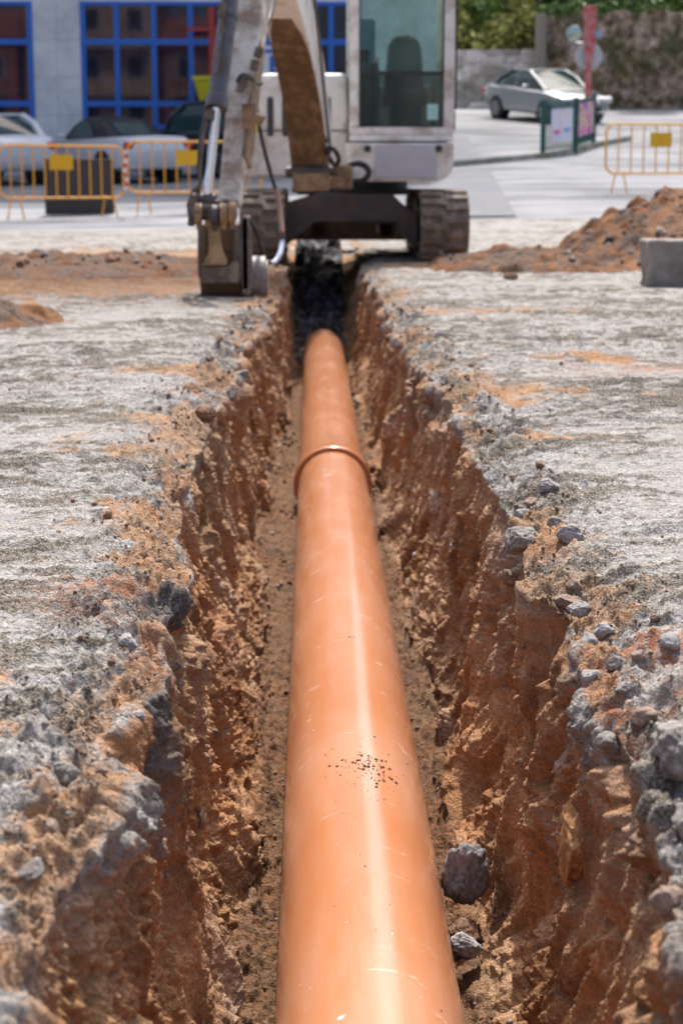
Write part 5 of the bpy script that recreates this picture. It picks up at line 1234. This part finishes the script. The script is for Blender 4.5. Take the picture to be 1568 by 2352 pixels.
# ---------------- foliage
def leafmat(name, c0, c1, c2):
    m, nt, bs = newmat(name); oi = N(nt, 'ShaderNodeNewGeometry'); v = coords(nt); n_ = ntex(nt, v, .9, 3)
    f = mth(nt, 'ADD', mth(nt, 'MULTIPLY', oi.outputs['Random Per Island'], .55), mth(nt, 'MULTIPLY', n_, .5))
    setin(nt, bs, Base_Color=ramp(nt, f, [(.2, c0), (.5, c1), (.8, c2)]), Roughness=.5); bs.inputs['Specular IOR Level'].default_value = .6
    bs.inputs['Transmission Weight'].default_value = 0.0; return m
LM = [leafmat('dark_green_leaves', (.03, .06, .018), (.07, .13, .03), (.17, .26, .06)), leafmat('mid_green_leaves', (.05, .10, .025), (.11, .20, .045), (.26, .36, .09)), leafmat('yellow_green_leaves', (.12, .13, .03), (.30, .31, .06), (.50, .48, .16)), leafmat('bright_green_leaves', (.03, .10, .02), (.07, .22, .04), (.16, .38, .08))]
M_BARK = plain('bark', (.09, .065, .045), .9)
def plant(name, x, y, z, sx, sz, mi, label, cat, seed, n=5200, leaf=.12, trunk=.6, group=None):
    rs_ = np.random.RandomState(seed); T = empty(name, (x, y, z), label=label, cat=cat)
    if group: T['group'] = group
    nb = 16; B = rs_.normal(size=(nb, 3))*np.array([sx*.42, sx*.3, sz*.36]); Br = rs_.uniform(.22, .42, nb)*min(sx, sz)
    k = rs_.randint(0, nb, n); dr_ = rs_.normal(size=(n, 3)); dr_ /= np.linalg.norm(dr_, axis=1)[:, None]
    Pp = B[k]+dr_*(Br[k]*rs_.uniform(.55, 1.12, n))[:, None]; Pp[:, 2] += trunk+sz*.55
    Pp[:, 2] = np.maximum(Pp[:, 2], .08)
    a = rs_.normal(size=(n, 3)); a /= np.linalg.norm(a, axis=1)[:, None]; b = np.cross(a, rs_.normal(size=(n, 3))); b /= np.linalg.norm(b, axis=1)[:, None]; s_ = (leaf*rs_.uniform(.6, 1.4, n))[:, None]
    co = np.stack([Pp-a*s_, Pp+b*s_*.5, Pp+a*s_, Pp-b*s_*.5], 1).reshape(-1, 3); qd = np.arange(n*4).reshape(-1, 4)
    link('crown' if cat == 'tree' else 'foliage', npmesh(name+'_leaves', co, qd, False), LM[mi], T)
    m = MB(); top = Vector((0, 0, trunk+sz*.4)); m.tube([(0, 0, -.2), (.05, 0, trunk*.6), top], lambda t: .10*sx/2*(1-.6*t)+.02)
    for j in range(0, nb, 2): m.tube([(0, 0, trunk*.6+.1), Vector(B[j])*.5+Vector((0, 0, trunk+sz*.35)), Vector(B[j])+Vector((0, 0, trunk+sz*.55))], lambda t: .035*(1-.7*t)+.008, n=6)
    m.build('trunk' if cat == 'tree' else 'stem', M_BARK, T, smooth=True); return T
GB = 'bushes and trees above the stone walls'
def pp(px_, Y_): return W(px_, 100, Y_).x
zw0 = W(1130, 113, WY).z
plant('bush', pp(1065, 62.3), 62.3, zw0-.6, 1.7, 1.6, 2, 'yellowish bush directly beside the cab above the block wall', 'bush', 1, trunk=.1, group=GB)
plant('bush', pp(1200, 62.6), 62.6, zw0-.3, 1.5, 1.5, 2, 'pale yellow-green bush by the pillar above the block wall', 'bush', 2, trunk=.1, group=GB)
plant('bush', pp(1130, 63.5), 63.5, zw0-.2, 2.2, 1.8, 1, 'mid green bush between the two yellowish bushes', 'bush', 3, 7000, trunk=.1, group=GB)
plant('tree', pp(1090, 66), 66, zw0-.5, 3.6, 4.0, 0, 'dark green tree behind the block wall, closest to the cab', 'tree', 4, 12000, .15, 1.0, GB)
plant('tree', pp(1230, 67), 67, zw0-.5, 3.4, 4.2, 0, 'dark green tree rising behind the narrow pillar', 'tree', 5, 12000, .15, 1.0, GB)
plant('tree', pp(1310, 65), 65, zw0+.6, 2.6, 2.6, 3, 'bright green small tree above the rough wall beside the red post', 'tree', 6, 9000, .12, .6, GB)
plant('tree', pp(1440, 66), 66, zw0+.6, 3.0, 3.0, 1, 'broad mid green tree above the rough wall', 'tree', 7, 11000, .14, .8, GB)
plant('tree', pp(1560, 64), 64, zw0+.6, 3.2, 3.0, 3, 'bright green tree at the picture corner above the rough wall', 'tree', 8, 11000, .14, .8, GB)
plant('tree', pp(960, 68), 68, zw0-.8, 3.8, 5.0, 1, 'green tree seen through the cab glass', 'tree', 9, 12000, .15, 1.0, GB)
n_ = 16000; rs_ = np.random.RandomState(44)
hx = rs_.uniform(pp(1230, 62), 27, n_); hy = 61.3-(hx-pp(1230, 62))*.17+rs_.normal(size=n_)*.35+.9; hzv = zhi(hx)+np.abs(rs_.normal(size=n_))*.32-.18
a = rs_.normal(size=(n_, 3)); a /= np.linalg.norm(a, axis=1)[:, None]; b = np.cross(a, rs_.normal(size=(n_, 3))); b /= np.linalg.norm(b, axis=1)[:, None]; s_ = .10*rs_.uniform(.6, 1.4, (n_, 1)); Pp = np.stack([hx, hy, hzv], -1)
tag(link('trailing_foliage', npmesh('trailing_foliage', np.stack([Pp-a*s_, Pp+b*s_*.5, Pp+a*s_, Pp-b*s_*.5], 1).reshape(-1, 3), np.arange(n_*4).reshape(-1, 4), False), LM[1]), 'strip of green growth trailing over the top of the rough wall', 'foliage', None, 'stuff')
# wooded slope behind everything
gx = np.linspace(-60, 90, 120); gy = np.linspace(69, 115, 50); A_, B_ = np.meshgrid(gx, gy)
hl = 3.0+sst(69, 100, B_)*14*sst(-5, 12, A_)+.8*fbm(A_, B_, A_*0, .25, 3, 5)
mh, nt, bs = newmat('wooded_slope'); v = coords(nt); setin(nt, bs, Base_Color=ramp(nt, ntex(nt, v, .9, 6, .7), [(.3, (.012, .025, .008)), (.5, (.04, .075, .02)), (.7, (.12, .15, .05))]), Roughness=.9)
tag(link('hills', npmesh('hills', np.stack([A_, B_, hl], -1).reshape(-1, 3), gridquads(50, 120)), mh), None, None, None, 'structure')
